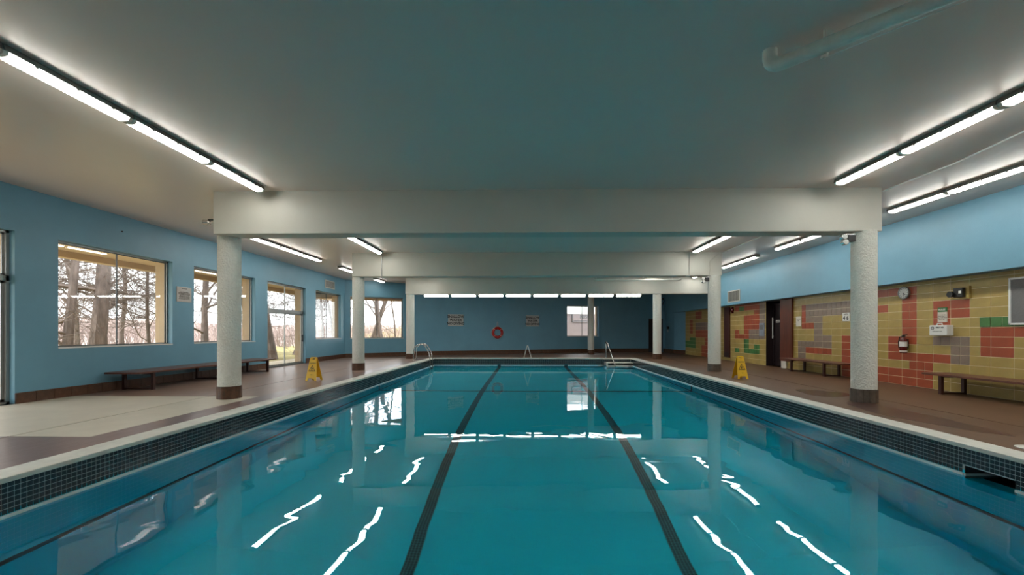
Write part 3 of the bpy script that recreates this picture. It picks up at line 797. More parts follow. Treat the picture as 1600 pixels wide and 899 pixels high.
vent((XR, (va.y+vb.y)/2, onx(1147, 463, XR).z), -PI/2, va.y-vb.y, onx(1147, 454, XR).z-onx(1147, 472, XR).z, 'cream louvred vent low on the blue bulkhead at right', True, 14)

# ------------------------------------------------------------------ benches
def bench(X0, X1, Ya, Yb, legs, lab, name='wooden_bench', ht=0.42):
    t = thing(name, lab, 'bench', (min(X0, X1), Ya, 0)); w = abs(X1-X0); L = Yb-Ya
    pw = w/3
    for k in range(3): bx('seat_plank', M['wood'], t, k*pw+0.002, (k+1)*pw-0.002, 0, L, ht-0.04, ht, bevel=0.004)
    for y in legs:
        y -= Ya
        for x in (0.03, w-0.09): bx('leg', M['wood_leg'], t, x, x+0.06, y-0.03, y+0.03, 0.0, ht-0.04)
        bx('floor_rail', M['wood_leg'], t, 0.06, w-0.06, y-0.028, y+0.028, 0.012, 0.04)
        bx('top_rail', M['wood_leg'], t, 0.06, w-0.06, y-0.028, y+0.028, ht-0.075, ht-0.04)
    return t
bench(-9.20, -8.42, 8.93, 13.85, [9.33, 11.42, 13.5], 'long dark wooden bench under the left windows')
bench(8.58, 9.17, 4.9, 9.30, [8.93, 7.30, 5.3], 'reddish wooden bench below the grey noticeboard and first-aid case')
bench(8.62, 9.17, 11.75, 14.55, [13.98, 12.45], 'dark wooden bench in front of the wood panel and tiled wall')

# ------------------------------------------------------------------ wet floor signs
def wet_sign(X, Y, rz, lab, flip):
    t = thing('wet_floor_sign', lab, 'floor sign', (X, Y, 0), rz, 'yellow wet floor signs')
    H = 0.63
    for side in (-1, 1):
        b = MB(); th = 0.012
        out = [(-0.15, 0), (-0.095, 0), (-0.085, 0.075), (0.085, 0.075), (0.095, 0), (0.15, 0), (0.095, H-0.06), (0.085, H), (-0.085, H), (-0.095, H-0.06)]
        hole = [(-0.05, H-0.055), (0.05, H-0.055), (0.05, H-0.025), (-0.05, H-0.025)]
        # board as strips around the hand hole
        def fr(z):  # half width at height
            return 0.15-(0.055)*(z/(H-0.06)) if z < H-0.06 else 0.095-0.010*((z-H+0.06)/0.06)
        quads = []
        for (za, zb) in ((0.075, H-0.055),): quads.append([(-fr(za), za), (fr(za), za), (fr(zb), zb), (-fr(zb), zb)])
        quads.append([(-fr(H-0.025), H-0.025), (fr(H-0.025), H-0.025), (fr(H), H), (-fr(H), H)])
        quads.append([(-fr(H-0.055), H-0.055), (-0.05, H-0.055), (-0.05, H-0.025), (-fr(H-0.025), H-0.025)])
        quads.append([(0.05, H-0.055), (fr(H-0.055), H-0.055), (fr(H-0.025), H-0.025), (0.05, H-0.025)])
        quads.append([(-0.15, 0), (-0.092, 0), (-0.08, 0.075), (-fr(0.075), 0.075)]); quads.append([(0.092, 0), (0.15, 0), (fr(0.075), 0.075), (0.08, 0.075)])
        for qd in quads: b.prism(qd, 'y', -th/2, th/2)
        me = b.mesh('sign_board', M['yellow']); p = link('sign_board', me, t, (0, side*0.155, 0)); p.rotation_euler = (side*math.atan2(0.14, H), 0, 0)
        if side == 1: p.rotation_euler = (math.atan2(0.14, H), 0, PI*0); 
        y = side*(th/2+0.001)
        g = MB(); a = 0.10; zc = 0.33
        def tri(s, c): return [(-s, c-s*0.75), (s, c-s*0.75), (0, c+s*0.95)]
        o3, i3 = tri(0.098, zc), tri(0.075, zc)
        for i in range(3):
            j = (i+1) % 3; g.prism([o3[i], o3[j], i3[j], i3[i]], 'y', y-0.001, y+0.001)
        g.build('triangle_print', M['sign_ink'], p)
        g = MB(); g.prism([(-0.028, zc-0.03), (-0.01, zc-0.035), (0.03, zc+0.005), (0.02, zc+0.02), (0.0, zc+0.005), (-0.018, zc+0.022), (-0.03, zc+0.012), (-0.012, zc-0.01)], 'y', y-0.001, y+0.001)
        g.lathe([(0.012, -0.001), (0.012, 0.001)], 10, c=(-0.012, y, zc+0.036), axis='y')
        g.box(-0.045, 0.045, y-0.001, y+0.001, zc-0.052, zc-0.045)
        g.build('slipping_figure', M['sign_ink'], p)
        if side == -1:
            text('caution_text', 'CAUTION', 0.038, M['sign_ink'], p, 0, y, 0.475, 0.001, bold=0.001)
            text('small_text', 'WET', 0.026, M['sign_ink'], p, 0, y, 0.165, 0.001)
    bx('hinge', M['yellow'], t, -0.07, 0.07, -0.02, 0.02, H-0.02, H-0.005)
    return t
pL = onz(487, 595.5, 0); pR = onz(1158.5, 592.5, 0)
wet_sign(pL.x, pL.y+0.12, math.radians(-3), 'yellow folding wet floor sign on the left deck near the patio door', False)
wet_sign(pR.x+0.03, pR.y+0.14, math.radians(3), 'yellow folding wet floor sign on the brown right deck', True)

# ------------------------------------------------------------------ pool ladder, rails, stand
def arc(c, r, a0, a1, n, ax):
    return [(c[0]+ax[0]*r*math.cos(a0+(a1-a0)*i/n), c[1]+ax[1]*r*math.cos(a0+(a1-a0)*i/n), c[2]+r*math.sin(a0+(a1-a0)*i/n)) for i in range(n+1)]
la = onz(647, 563.5, 0)
t = thing('pool_ladder', 'chrome pool ladder with two arched rails at the far left corner', 'ladder', (x0, 0, 0))
lY = 19.6
for k, Y in enumerate((lY-0.42, lY+0.06)):
    m = MB(); pts = [(-0.62, Y, 0.0), (-0.62, Y, 0.42)]+arc((-0.30, Y, 0.42), 0.32, PI, PI*0.3, 8, (1, 0))+[(0.08, Y, 0.36), (0.14, Y, 0.0), (0.14, Y, -1.3)]
    m.tube(pts, 0.021, 10); m.build('handrail', M['steel'], t, smooth=True)
    m = MB(); m.lathe([(0.05, 0), (0.045, 0.015)], 16, c=(-0.62, Y, 0.005)); m.build('floor_flange', M['steel'], t, smooth=True)
for z in (-0.55, -0.85, -1.15): bx('tread', M['steel'], t, 0.10, 0.18, lY-0.42, lY+0.06, z, z+0.025)
# single entry handrail at the far right step
ha = ony(947, 559, 20.95)
t = thing('entry_handrail', 'steel grab rail with dark tip beside the white corner step', 'handrail', (ha.x, 20.95, 0))
e1 = ony(961.5, 577, 20.1)
top = ony(946.8, 535, 20.95).z
m = MB(); m.tube([(0, 0, 0), (0, 0, top-0.05), (0.01, -0.01, top), (0.06, -0.06, top-0.06), (e1.x-ha.x, -0.85, -0.35), (e1.x-ha.x-0.01, -0.85, -0.60)], 0.02, 10); m.build('rail', M['steel'], t, smooth=True)
m = MB(); m.lathe([(0.03, top-0.07), (0.034, top-0.02), (0.02, top+0.03)], 12); m.build('rubber_tip', M['black'], t, smooth=True)
m = MB(); m.lathe([(0.05, 0), (0.045, 0.02)], 16, c=(0, 0, 0.004)); m.build('floor_flange', M['steel'], t, smooth=True)
# white A-shaped stand on the far deck
sa = ony(818.5, 559.5, 21.0).x; sb = ony(830, 559.5, 21.0).x; st = ony(824, 540, 21.0).z
t = thing('folding_stand', 'small white A-shaped rail standing on the far pool edge', 'stand', ((sa+sb)/2, 20.98, 0))
m = MB(); hw = (sb-sa)/2; m.tube([(-hw, 0, 0), (-0.02, 0, st-0.03), (0, 0, st), (0.02, 0, st-0.03), (hw, 0, 0)], 0.018, 8); m.build('rail', M['coping'], t, smooth=True)
m = MB()
for s in (-1, 1): m.lathe([(0.035, 0), (0.03, 0.02)], 10, c=(s*hw, 0, 0.004))
m.build('feet', M['coping'], t)
m = MB(); m.box(-0.03, 0.03, -0.012, 0.012, st-0.02, st+0.015); m.build('top_cap', M['steel'], t, bevel=0.004)

# ------------------------------------------------------------------ signs and fittings on the far wall
def on_d(px, py): return onw(px, py, PD, PE)
def far_sign(pxa, pxb, pya, pyb, lab):
    a = on_d(pxa, (pya+pyb)/2); b = on_d(pxb, (pya+pyb)/2); c = (a+b)/2
    w = math.hypot(b.x-a.x, b.y-a.y); h = on_d((pxa+pxb)/2, pya).z-on_d((pxa+pxb)/2, pyb).z
    t = thing('wall_sign', lab, 'sign', (c.x, c.y, c.z), ad, 'no diving signs on the far wall')
    bx('board', M['sign_grey'], t, -w/2, w/2, -0.02, 0, -h/2, h/2, bevel=0.004)
    for i, s in enumerate(('SHALLOW', 'WATER', 'NO DIVING')):
        text('lettering', s, h*0.30, M['sign_ink'], t, 0, -0.021, h*(0.29-0.29*i), 0.002, wide=(0.86 if i != 2 else 0.80)*w/h/1.12, bold=0.006)
    return t
far_sign(700, 724, 491.3, 509.8, 'grey SHALLOW WATER NO DIVING sign at left, nearer the ladder')
far_sign(822, 842, 493.2, 510.3, 'grey SHALLOW WATER NO DIVING sign right of the red lifebuoy')
c = on_d(777, 520); k = (on_d(785, 520)-on_d(769, 520)).length/2
t = thing('lifebuoy', 'red ring lifebuoy hanging on the blue far wall', 'lifebuoy', (c.x, c.y, c.z), ad)
m = MB(); rr = 0.075; Rm = k-rr*0.6; o_ = []
for i in range(33):
    a = 2*PI*i/32; o_.append((Rm*math.cos(a), -rr*0.7, Rm*math.sin(a)))
m.tube(o_[:-1]+[o_[0]], rr, 12, cap=False); m.build('ring', M['red'], t, smooth=True)
for a in (0.25, 0.75, 1.25, 1.75):
    m = MB(); a *= PI; p = [(Rm*math.cos(a+d), -rr*0.7, Rm*math.sin(a+d)) for d in (-0.025, 0, 0.025)]; m.tube(p, rr+0.006, 12); m.build('white_band', M['white'], t, smooth=True)
m = MB(); Rr = Rm+rr+0.03
m.tube([((Rr+0.02*math.cos(8*PI*i/32))*math.cos(2*PI*i/32), -0.05, (Rr+0.02*math.cos(8*PI*i/32))*math.sin(2*PI*i/32)) for i in range(33)], 0.012, 6, cap=False); m.build('grab_rope', M['cream'], t, smooth=True)
m = MB(); m.tube([(-0.03, -0.03, Rm), (-0.03, -0.03, Rm+0.32), (0.0, -0.02, Rm+0.38), (0.03, -0.03, Rm+0.32), (0.03, -0.03, Rm)], 0.012, 6); m.build('hanger', M['cream'], t, smooth=True)

# notice on the left wall
na = onx(275.5, 460, XL); nb = onx(298.5, 460, XL)
t = thing('pool_rules_notice', 'grey rules notice of fine print between the two left windows', 'notice', (XL, (na.y+nb.y)/2, onx(287, 460.5, XL).z), PI/2)
w = nb.y-na.y; h = 0.40
bx('board', M['sign_grey'], t, -w/2, w/2, -0.015, 0, -h/2, h/2, bevel=0.004)
text('heading', 'NOTICE', 0.045, M['sign_ink'], t, 0, -0.016, h/2-0.045, 0.001)
text('fine_print', 'ALL PERSONS MUST\nSHOWER BEFORE ENTERING\nNO RUNNING OR PUSHING\nNO GLASS NO FOOD\nCHILDREN MUST BE WITH\nAN ADULT AT ALL TIMES\nNO LIFEGUARD ON DUTY', 0.030, M['ink_soft'], t, 0, -0.016, -0.03, 0.001, bold=0.0006)
t = tag(MB(), None) if False else None
sp = onx(190.5, 362, XL)
m = MB(); m.lathe([(0.018, -0.012), (0.016, 0)], 12, axis='y')
o = m.build('wall_plug', M['black'], None); o.location = (XL, sp.y, sp.z); o.rotation_euler = (0, 0, PI/2); tag(o, 'tiny dark plug high on the blue wall above the first window', 'plug')

# ------------------------------------------------------------------ fittings on the tiled wall (local x runs towards the camera)
def tp(px, py, off=0.02): p = onx(px, py, XT-off); return (XT-off, p.y, p.z)
# clock
c = tp(1411.5, 458, 0.04); c = (XT-0.02, c[1], c[2]); t = thing('wall_clock', 'round white wall clock high on the red tiles', 'clock', c, -PI/2)
R = 0.150
m = MB(); m.lathe([(R, 0.02), (R, -0.03), (R-0.02, -0.035), (R-0.02, -0.02)], 32, axis='y'); m.build('case', M['alu'], t, smooth=True)
m = MB(); m.lathe([(R-0.02, -0.021), (0.0005, -0.022)], 32, axis='y'); m.build('dial', M['white'], t)
for i in range(12):
    a = PI*i/6; m = MB(); m.prism([(math.sin(a)*rr_+math.cos(a)*s, math.cos(a)*rr_-math.sin(a)*s) for rr_, s in ((0.10, -.004), (0.122, -.004), (0.122, .004), (0.10, .004))], 'y', -0.025, -0.021); m.build('hour_mark', M['sign_ink'], t)
m = MB(); m.prism([(-.005, 0), (.005, 0), (0.062, -0.05), (0.055, -0.058)], 'y', -0.028, -0.024); m.build('hour_hand', M['sign_ink'], t)
m = MB(); m.prism([(-.004, 0), (.004, 0.003), (0.03, -0.09), (0.022, -0.095)], 'y', -0.031, -0.028); m.build('minute_hand', M['sign_ink'], t)
# emergency lamp on the tiles
c = tp(1498, 457.5, 0.1); c = (XT-0.02, c[1], c[2]); t = thing('emergency_light', 'black emergency lamp high on the yellow tiles beside the noticeboard', 'emergency light', c, -PI/2)
bx('backplate', M['ty'], t, 0.03, 0.16, -0.03, 0.02, -0.13, 0.13)
bx('battery_box', M['black'], t, -0.10, 0.09, -0.10, 0.02, -0.10, 0.10, bevel=0.01)
m = MB(); m.lathe([(0.03, 0.05), (0.06, 0.0), (0.065, -0.06)], 16, c=(-0.13, -0.09, -0.03), axis='y'); m.build('lamp_head', M['black'], t, smooth=True)
bx('indicator_lens', M['white'], t, 0.02, 0.07, -0.108, -0.10, -0.02, 0.035)
# poster
c = tp(1472, 492); t = thing('aed_poster', 'small green and white safety poster above the first-aid case', 'poster', c, -PI/2)
bx('paper', M['cream'], t, -0.10, 0.10, -0.004, 0.02, -0.17, 0.06); bx('green_header', M['green'], t, -0.10, 0.10, -0.004, 0.02, 0.06, 0.16)
text('header_text', 'RULES', 0.055, M['white'], t, 0, -0.006, 0.11, 0.001, bold=0.001)
text('body_text', 'IN CASE OF\nEMERGENCY\nCALL FOR HELP\nFIRST AID', 0.032, M['ink_soft'], t, 0, -0.006, -0.055, 0.001)
# first-aid case
c = tp(1467.5, 515.8, 0.12); c = (XT-0.02, c[1], c[2]); t = thing('first_aid_case', 'white first-aid case with carry handle mounted on the tiles', 'first-aid case', c, -PI/2)
bx('case_body', M['white'], t, -0.20, 0.20, -0.13, 0.02, -0.125, 0.105, bevel=0.012)
bx('lid_seam', M['sign_grey'], t, -0.202, 0.202, -0.068, -0.062, -0.127, 0.107)
m = MB(); m.tube([(-0.06, -0.09, 0.10), (-0.055, -0.09, 0.145), (0.055, -0.09, 0.145), (0.06, -0.09, 0.10)], 0.010, 8); m.build('carry_handle', M['white'], t, smooth=True)
m = MB(); m.lathe([(0.035, -0.132), (0.033, -0.129)], 20, c=(-0.12, 0, 0.04), axis='y'); em = m.build('round_emblem', M['sign_ink'], t)
m = MB(); m.box(-0.145, -0.095, -0.134, -0.132, 0.033, 0.047); m.box(-0.127, -0.113, -0.134, -0.132, 0.015, 0.065); m.build('cross', M['white'], em)
text('lettering', 'FIRST AID', 0.042, M['sign_ink'], t, 0.045, -0.132, 0.05, 0.001, bold=0.001)
text('small_lettering', 'EMERGENCY KIT', 0.030, M['sign_ink'], t, -0.01, -0.132, -0.035, 0.001)
# fire extinguisher
c = tp(1411.5, 538, 0.10); c = (XT, c[1], c[2]); t = thing('fire_extinguisher', 'dark red fire extinguisher hung on the red and yellow tiles', 'fire extinguisher', c, -PI/2)
r = 0.072
m = MB(); m.lathe([(0.02, -0.22), (r*0.9, -0.22), (r, -0.20), (r, 0.09), (r*0.75, 0.135), (0.025, 0.16), (0.022, 0.18)], 24, c=(0, -0.10, 0)); m.build('cylinder_body', M['red_dark'], t, smooth=True)
m = MB(); m.box(-0.02, 0.02, -0.125, -0.075, 0.17, 0.21); m.prism([(-0.02, 0.20), (0.10, 0.225), (0.10, 0.24), (-0.02, 0.225)], 'y', -0.112, -0.088); m.prism([(-0.02, 0.18), (0.09, 0.175), (0.09, 0.185), (-0.02, 0.195)], 'y', -0.112, -0.088)
m.build('valve_handle', M['black'], t)
m = MB(); m.tube([(-0.02, -0.10, 0.19), (-0.09, -0.11, 0.17), (-0.11, -0.12, 0.05), (-0.10, -0.12, -0.10)], 0.013, 8); m.build('hose', M['black'], t, smooth=True)
m = MB(); m.lathe([(r+0.002, -0.06), (r+0.002, 0.06)], 24, c=(0, -0.10, 0)); m.build('paper_label', M['white'], t, smooth=True)
m = MB(); m.lathe([(r+0.002, -0.20), (r+0.002, -0.155)], 24, c=(0, -0.10, 0)); m.build('lower_label', M['cream'], t, smooth=True)
bx('inspection_tag', M['white'], t, 0.03, 0.13, -0.19, -0.184, -0.05, 0.05)
bx('wall_bracket', M['black'], t, -0.03, 0.03, -0.03, 0.0, -0.1, 0.12)
# noticeboard
a = onx(1579, 435, XT); b = onx(1579, 508, XT)
t = thing('noticeboard', 'large grey noticeboard with pale frame at the right edge', 'noticeboard', (XT, a.y, 0), -PI/2)
bw = 1.25; za, zb = b.z, a.z
m = MB(); f = 0.035
for (p, q, c_, d_) in ((0, f, za, zb), (bw-f, bw, za, zb), (0, bw, za, za+f), (0, bw, zb-f, zb)): m.box(p, q, -0.045, 0.0, c_, d_)
m.build('frame', M['white_sill'], t, bevel=0.003); bx('felt_panel', M['mesh_grey'], t, f, bw-f, -0.025, 0, za+f, zb-f)
# depth sign
c = tp(1321.5, 495.5); t = thing('depth_sign', 'small white sign with the black figures 4 6', 'sign', c, -PI/2)
bx('board', M['white'], t, -0.13, 0.13, 0.0, 0.02, -0.12, 0.12, bevel=0.003)
text('heading', 'DEPTH', 0.05, M['sign_ink'], t, 0, -0.001, 0.075, 0.001, bold=0.001, wide=1.1); text('figures', '4 6', 0.16, M['sign_ink'], t, 0, -0.001, -0.035, 0.001, bold=0.004)
# paper notices
c = tp(1247.5, 502.5); t = thing('paper_notice', 'white paper notice between the wood panel and red tiles', 'notice', c, -PI/2)
bx('paper', M['cream'], t, -0.13, 0.13, 0.004, 0.02, -0.17, 0.17); text('print', 'POOL HOURS\n6 AM TO 10 PM\nDAILY', 0.03, M['ink_soft'], t, 0, 0.003, 0.05, 0.001)
c = tp(1190, 514.5); t = thing('paper_notice', 'pale blue-grey poster on the taupe tiles left of the door', 'notice', c, -PI/2)
M['pale_blue'] = pbr('pale_blue_poster_paper', (0.22, 0.25, 0.32), 0.7, var=0.15, vs=9)
bx('paper', M['pale_blue'], t, -0.17, 0.17, -0.004, 0.02, -0.28, 0.24)
bx('picture_block', M['mesh_grey'], t, -0.11, 0.11, -0.006, 0.0, -0.02, 0.16)
# wood panel and maroon door
pz0 = 0.26
t = thing('wood_panel', 'tall red-brown wood panel on the wall right of the dark door', 'panel', (XT, pn0, 0), -PI/2)
bx('panel_face', M['panel_wood'], t, 0, pn0-pn1, -0.07, -0.002, pz0, 2.475, bevel=0.004)
bx('panel_foot', M['cream'], t, 0.02, 0.30, -0.05, 0.0, 0.0, pz0)
ma, mb_ = onx(1132.5, 520, XT).y, onx(1141.3, 520, XT).y
t = struct('door_5', (XT, ma, 0), -PI/2, 'narrow maroon door in the tiles behind the right columns')
bx('door_leaf', M['maroon'], t, 0, ma-mb_, -0.045, 0.0, 0.13, 2.44, bevel=0.003)
bx('kick_plate', M['dark_door'], t, 0.05, ma-mb_-0.05, -0.05, -0.045, 0.15, 0.35)
c = tp(1144.5, 485); t = thing('fire_bell', 'red fire bell beside the top of the narrow maroon door', 'bell', c, -PI/2)
m = MB(); m.lathe([(0.11, 0.02), (0.11, -0.03), (0.07, -0.07), (0.001, -0.085)], 20, axis='y'); m.build('gong', M['red_dark'], t, smooth=True)
bx('mounting_box', M['red_dark'], t, -0.08, 0.08, 0, 0.02, -0.14, 0.14)
# wall telephone in the alcove
c = onw(1045, 514, PF, PG)
t = thing('wall_telephone', 'small black wall telephone with pale cord in the blue alcove', 'telephone', (c.x, c.y, c.z), ag)
bx('body', M['black'], t, -0.09, 0.09, -0.06, 0, -0.02, 0.14, bevel=0.01); bx('handset', M['black'], t, -0.10, -0.05, -0.10, -0.06, -0.06, 0.16, bevel=0.01)
m = MB(); m.tube([(0, -0.05, -0.02), (0.04, -0.05, -0.16), (0.0, -0.05, -0.22), (-0.06, -0.05, -0.12), (-0.07, -0.08, -0.05)], 0.010, 6); m.build('cord', M['white'], t, smooth=True)
c = onw(1037.6, 471, PE, PF)
t = thing('wall_hook', 'small dark bracket high on the blue wall over the far door', 'bracket', (8.80, 27.35, onw(1036, 471, PE, PF).z), ae)
m = MB(); m.tube([(-0.05, 0, 0.16), (-0.02, -0.10, 0.02), (-0.12, -0.14, -0.22)], 0.03, 8); m.build('arm', M['black'], t, smooth=True); bx('plate', M['black'], t, -0.1, 0.0, -0.03, 0.03, 0.1, 0.2)
# floor cap on the right coping edge
m = MB(); m.lathe([(0.13, 0.0), (0.13, 0.010), (0.115, 0.014)], 28); cpp = onz(1598, 701.5, 0)
o = m.build('skimmer_lid', M['coping'], None, smooth=True); o.location = (cpp.x+0.10, cpp.y, 0); tag(o, 'round pale lid in the brown deck beside the near right coping', 'lid')

# ------------------------------------------------------------------ outdoors
gd = struct('ground')
m = MB(); nx, ny = 46, 40
def gz(x, y):
    d = -(x+9.7)          # distance out from the left wall
    d2 = max(d, (y-27.5)*0.9)
    z = -0.08
    if d2 > 9: z += min(3.4, (d2-9)*0.07)
    return z+0.12*math.sin(x*0.7)*math.cos(y*0.5)*min(1, max(0, d2-4)/6)
vs = []; X_ = [-9.75-(i/nx)**1.6*70 for i in range(nx+1)]; Y_ = [-20+100*j/ny for j in range(ny+1)]
for x in X_:
    for y in Y_: vs.append((x, y, gz(x, y)))
m.add(vs, [(i*(ny+1)+j, (i+1)*(ny+1)+j, (i+1)*(ny+1)+j+1, i*(ny+1)+j+1) for i in range(nx) for j in range(ny)])
m.v += []; 
for k, f in enumerate(m.f):
    c_ = sum((m.v[i][0] for i in f))/4
    m.mi[k] = 0 if c_ > -21 else 1
m.build('lawn_and_hill', [M['grass'], M['leaf_litter']], gd, smooth=False)
bx('lawn_strip', M['grass'], gd, -9.75, 60, 28.6, 70, -0.3, -0.1)
bx('walk_strip', M['gravel'], gd, -11.5, -9.6, -12, 27, -0.3, -0.02)
# roof overhang above the windows
ov = struct('roof_overhang'); m = MB()
m.box(-11.65, XL-0.44, -14, 23, 3.32, 3.5); m.box(-11.75, -11.5, -14, 26, 3.16, 3.8)
m.build('soffit', M['tan'], ov)
sf = struct('roof_overhang_far', (PC[0], PC[1], 0), ac); m = MB(); m.box(-1.2, Lc+1.2, 0.45, 1.8, 3.32, 3.5); m.box(-1.2, Lc+1.2, 1.7, 1.9, 3.08, 3.6); m.build('soffit', M['tan'], sf)
sf = struct('roof_overhang_end', (PD[0], PD[1], 0), ad); m = MB(); m.box(8.2, Ld, 0.45, 1.3, 3.10, 3.3); m.build('soffit', M['tan'], sf)
rf = struct('roof'); bx('roof_deck', M['gravel'], rf, XL-0.5, XT+1.0, YB-0.5, 28.4, ZC+0.2, ZC+0.45)

# neighbouring pale wall with a framed sign, seen through the far window
nw = thing('neighbour_building', 'pale pink outbuilding wall seen through the far window', 'building', (PE[0]-2.5, PE[1]+3.5, 0), ad)
bx('outer_wall', M['pale_wall'], nw, -3.5, 4.2, 0, 0.3, -0.3, 3.3); bx('cornice', M['white_sill'], nw, -3.5, 4.2, -0.08, 0.0, 2.62, 3.3)
bx('corner_post', M['pale_wall'], nw, -3.6, -3.2, -0.12, 0.3, -0.3, 3.2)
q0 = ray(893, 490); 
def on_nw(px, py):
    a = (nw.location.x, nw.location.y); b = (a[0]+math.cos(ad), a[1]+math.sin(ad)); return onw(px, py, a, b)
s0 = on_nw(893.5, 490); s1 = on_nw(934, 490); z1s = on_nw(893.5, 489.5).z; z0s = on_nw(893.5, 503.5).z
cs = (s0+s1)/2; w = (Vector((s1.x, s1.y, 0))-Vector((s0.x, s0.y, 0))).length; hh = z1s-z0s
t = thing('framed_sign', 'black-framed lettered sign on the pale wall beyond the far window', 'sign', (cs.x+math.sin(ad)*0.02, cs.y-math.cos(ad)*0.02, (z0s+z1s)/2), ad)
m = MB(); f = 0.035
for (p, q, c_, d_) in ((-w/2, -w/2+f, -hh/2, hh/2), (w/2-f, w/2, -hh/2, hh/2), (-w/2, w/2, -hh/2, -hh/2+f), (-w/2, w/2, hh/2-f, hh/2)): m.box(p, q, -0.05, 0.0, c_, d_)
m.build('frame', M['alu_dark'], t); bx('board', M['pale_wall'], t, -w/2+f, w/2-f, -0.03, 0, -hh/2+f, hh/2-f)
text('lettering', 'N050S', hh*0.62, M['alu_dark'], t, 0, -0.032, 0.04, 0.002, wide=0.8, bold=0.01); bx('underline', M['alu_dark'], t, -w/2+0.12, w/2-0.12, -0.034, -0.03, -hh/2+0.09, -hh/2+0.13)

# trees
def tree(X, Y, lab, h=9.0, r=0.26, lean=(0, 0), seed=1, low=1.6, depth_=5, spread=1.0, twigk=1.0):
    rnd = random.Random(seed); gz0 = gz(X, Y) if X < -9.75 else -0.1
    t = thing('bare_tree', lab, 'tree', (X, Y, gz0-0.1), 0, 'leafless trees outside the windows')
    tr = MB(); br = MB()
    def limb(p, d, rad, L, lv):
        mb = tr if lv == 0 else br
        n = 7 if lv == 0 else (4 if lv < 3 else 3); seg = 7 if lv == 0 else (4 if lv < 3 else 2)
        pts = [p.copy()]; rs = [rad]; q = p.copy(); dd = d.copy()
        for i in range(seg):
            j = 0.10 if lv == 0 else 0.30
            dd = (dd+Vector((rnd.uniform(-j, j), rnd.uniform(-j, j), rnd.uniform(-j*0.6, j*0.9)))).normalized()
            q = q+dd*(L/seg); pts.append(q.copy()); rs.append(rad*(1-0.55*(i+1)/seg))
        if lv == 0: rs[0] *= 1.35
        if lv > 0 and max(X+p_.x for p_ in pts) > -11.0 and Y < 21: return
        if lv > 0 and any(Y+p_.y > 16 and X+p_.x > -10.6 and Y+p_.y < 27 for p_ in pts): return
        mb.tube(pts, rs, n, cap=False)
        if lv >= depth_: return
        kids = (12, 8, 6, 5, 3)[lv]
        for i in range(kids):
            f = (0.16+0.8*i/kids) if lv == 0 else rnd.uniform(0.2, 1.0)
            ii = min(seg-1, int(f*seg)); ff = f*seg-ii; pp_ = pts[ii].lerp(pts[ii+1], min(1, max(0, ff)))
            if lv == 0 and pp_.z < low: continue
            wx = X+pp_.x
            if wx > -11.9 and lv > 0: continue           # nothing grows into the roof overhang or the walls
            base = (pts[ii+1]-pts[ii]).normalized()
            side = Vector((rnd.uniform(-1, 1), rnd.uniform(-1, 1), rnd.uniform(-0.35, 0.5))).normalized()
            if X+pp_.x > -13.5: side.x = -abs(side.x)
            nd = (base*(0.35 if lv == 0 else 0.6)+side*spread).normalized()
            limb(pp_, nd, max(0.008, rs[ii]*(0.36 if lv == 0 else 0.42)), L*(0.42 if lv == 0 else 0.60)*rnd.uniform(0.7, 1.15), lv+1)
    limb(Vector((0, 0, 0)), Vector((lean[0], lean[1], 1)).normalized(), r, h, 0)
    tr.build('trunk', M['bark'], t, smooth=True); b = br.build('branches', M['twig'], t); b['kind'] = 'stuff'
    return t
def at(px, Y): p = ony(px, 540, Y); return p.x, p.y
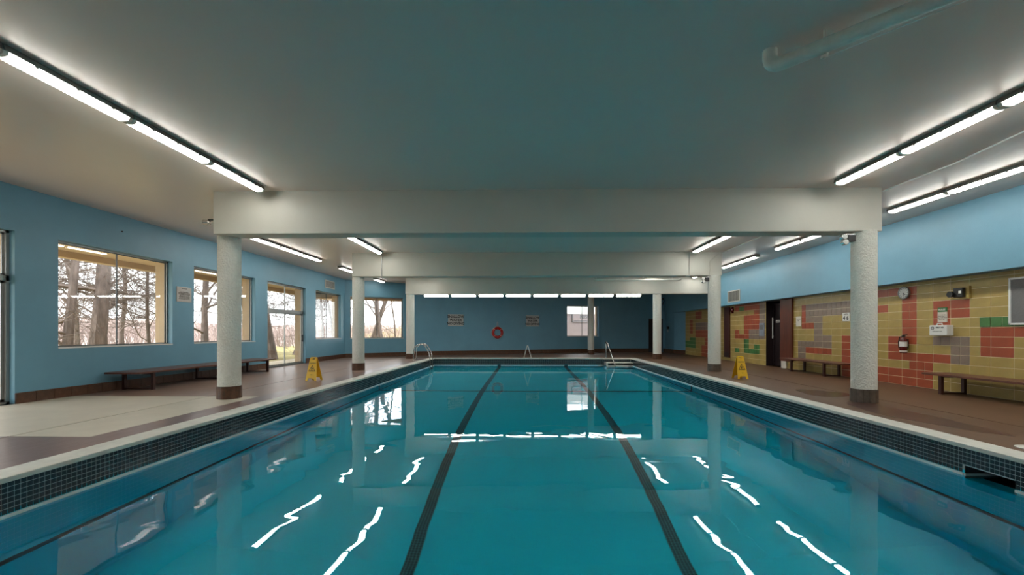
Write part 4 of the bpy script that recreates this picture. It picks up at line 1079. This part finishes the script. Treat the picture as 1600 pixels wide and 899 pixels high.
specs = [ # px, Y, h, r, lean, seed, label
    (151, 12.6, 9.5, 0.33, (0.02, 0.06), 3, 1.4, 'thick grey tree trunk in the middle of the nearest window'),
    (98, 11.6, 6.5, 0.20, (-0.10, 0.16), 8, 0.8, 'leaning forked tree at the left of the nearest window'),
    (238, 15.5, 7.0, 0.10, (0.1, -0.2), 14, 0.7, 'slender many-limbed tree at the right of the nearest window'),
    (318, 19.0, 9.0, 0.24, (0.0, 0.10), 21, 1.0, 'tree with a heavy fork behind the second window'),
    (386, 22.0, 8.0, 0.14, (0.0, -0.08), 27, 0.8, 'thin tree behind the right edge of the second window'),
    (426, 21.0, 11.0, 0.30, (0.0, 0.0), 31, 2.2, 'stout straight trunk outside the glass patio door'),
    (459, 25.0, 9.0, 0.15, (0.2, 0.35), 36, 0.8, 'leaning thin tree seen through the right leaf of the patio door'),
    (505, 29.0, 9.0, 0.15, (-0.1, 0.1), 40, 0.9, 'slim tree behind the narrow third window'),
    (521, 27.0, 8.0, 0.11, (0.05, -0.05), 45, 0.8, 'young upright tree at the right of the third window'),
    (577, 31.0, 11.0, 0.28, (0.25, 0.0), 52, 1.8, 'leaning trunk left of the mullion in the far left window'),
    (598, 29.5, 11.0, 0.30, (-0.06, 0.0), 57, 2.2, 'thick trunk right of the mullion in the far left window'),
    (618, 34.0, 8.0, 0.12, (0.0, 0.0), 63, 0.9, 'slim bare tree at the right of the far left window'),
    (190, 21.0, 9.0, 0.16, (0.0, 0.0), 71, 1.0, 'farther bare tree visible behind the nearest window mullion'),
    (120, 18.0, 9.0, 0.18, (0.0, 0.0), 78, 1.0, 'farther bare tree behind the thick trunk of the nearest window'),
    (350, 27.0, 9.0, 0.16, (0.0, 0.0), 83, 1.0, 'farther bare tree mostly behind the nearest left column'),
]
for (px, Y, h, r, ln, sd_, low, lab) in specs:
    X, Yy = at(px, Y); tree(X, Yy, lab, h, r*0.66, ln, sd_, low, depth_=4)
# brush thicket on the slope
rnd = random.Random(5); bt = MB()
for i in range(9000):
    d = rnd.uniform(10, 34); y = rnd.uniform(4, 62); x = -9.7-d
    if rnd.random() < 0.25: y = rnd.uniform(34, 60); x = rnd.uniform(-24, -4)
    z = gz(x, y)-0.05; hgt = rnd.uniform(0.5, 1.9); lx, ly = rnd.uniform(-0.7, 0.7), rnd.uniform(-0.9, 0.9)
    p = Vector((x, y, z)); w_ = rnd.uniform(0.012, 0.03)
    bt.tube([p, p+Vector((lx*0.5, ly*0.4, hgt*0.6)), p+Vector((lx*hgt*0.7, ly*hgt*0.7, hgt))], [w_, w_*0.7, w_*0.3], 3, cap=False)
tag(bt.build('undergrowth', M['brush'], None), 'tangled pinkish brown undergrowth on the slope outside', 'undergrowth', kind='stuff')
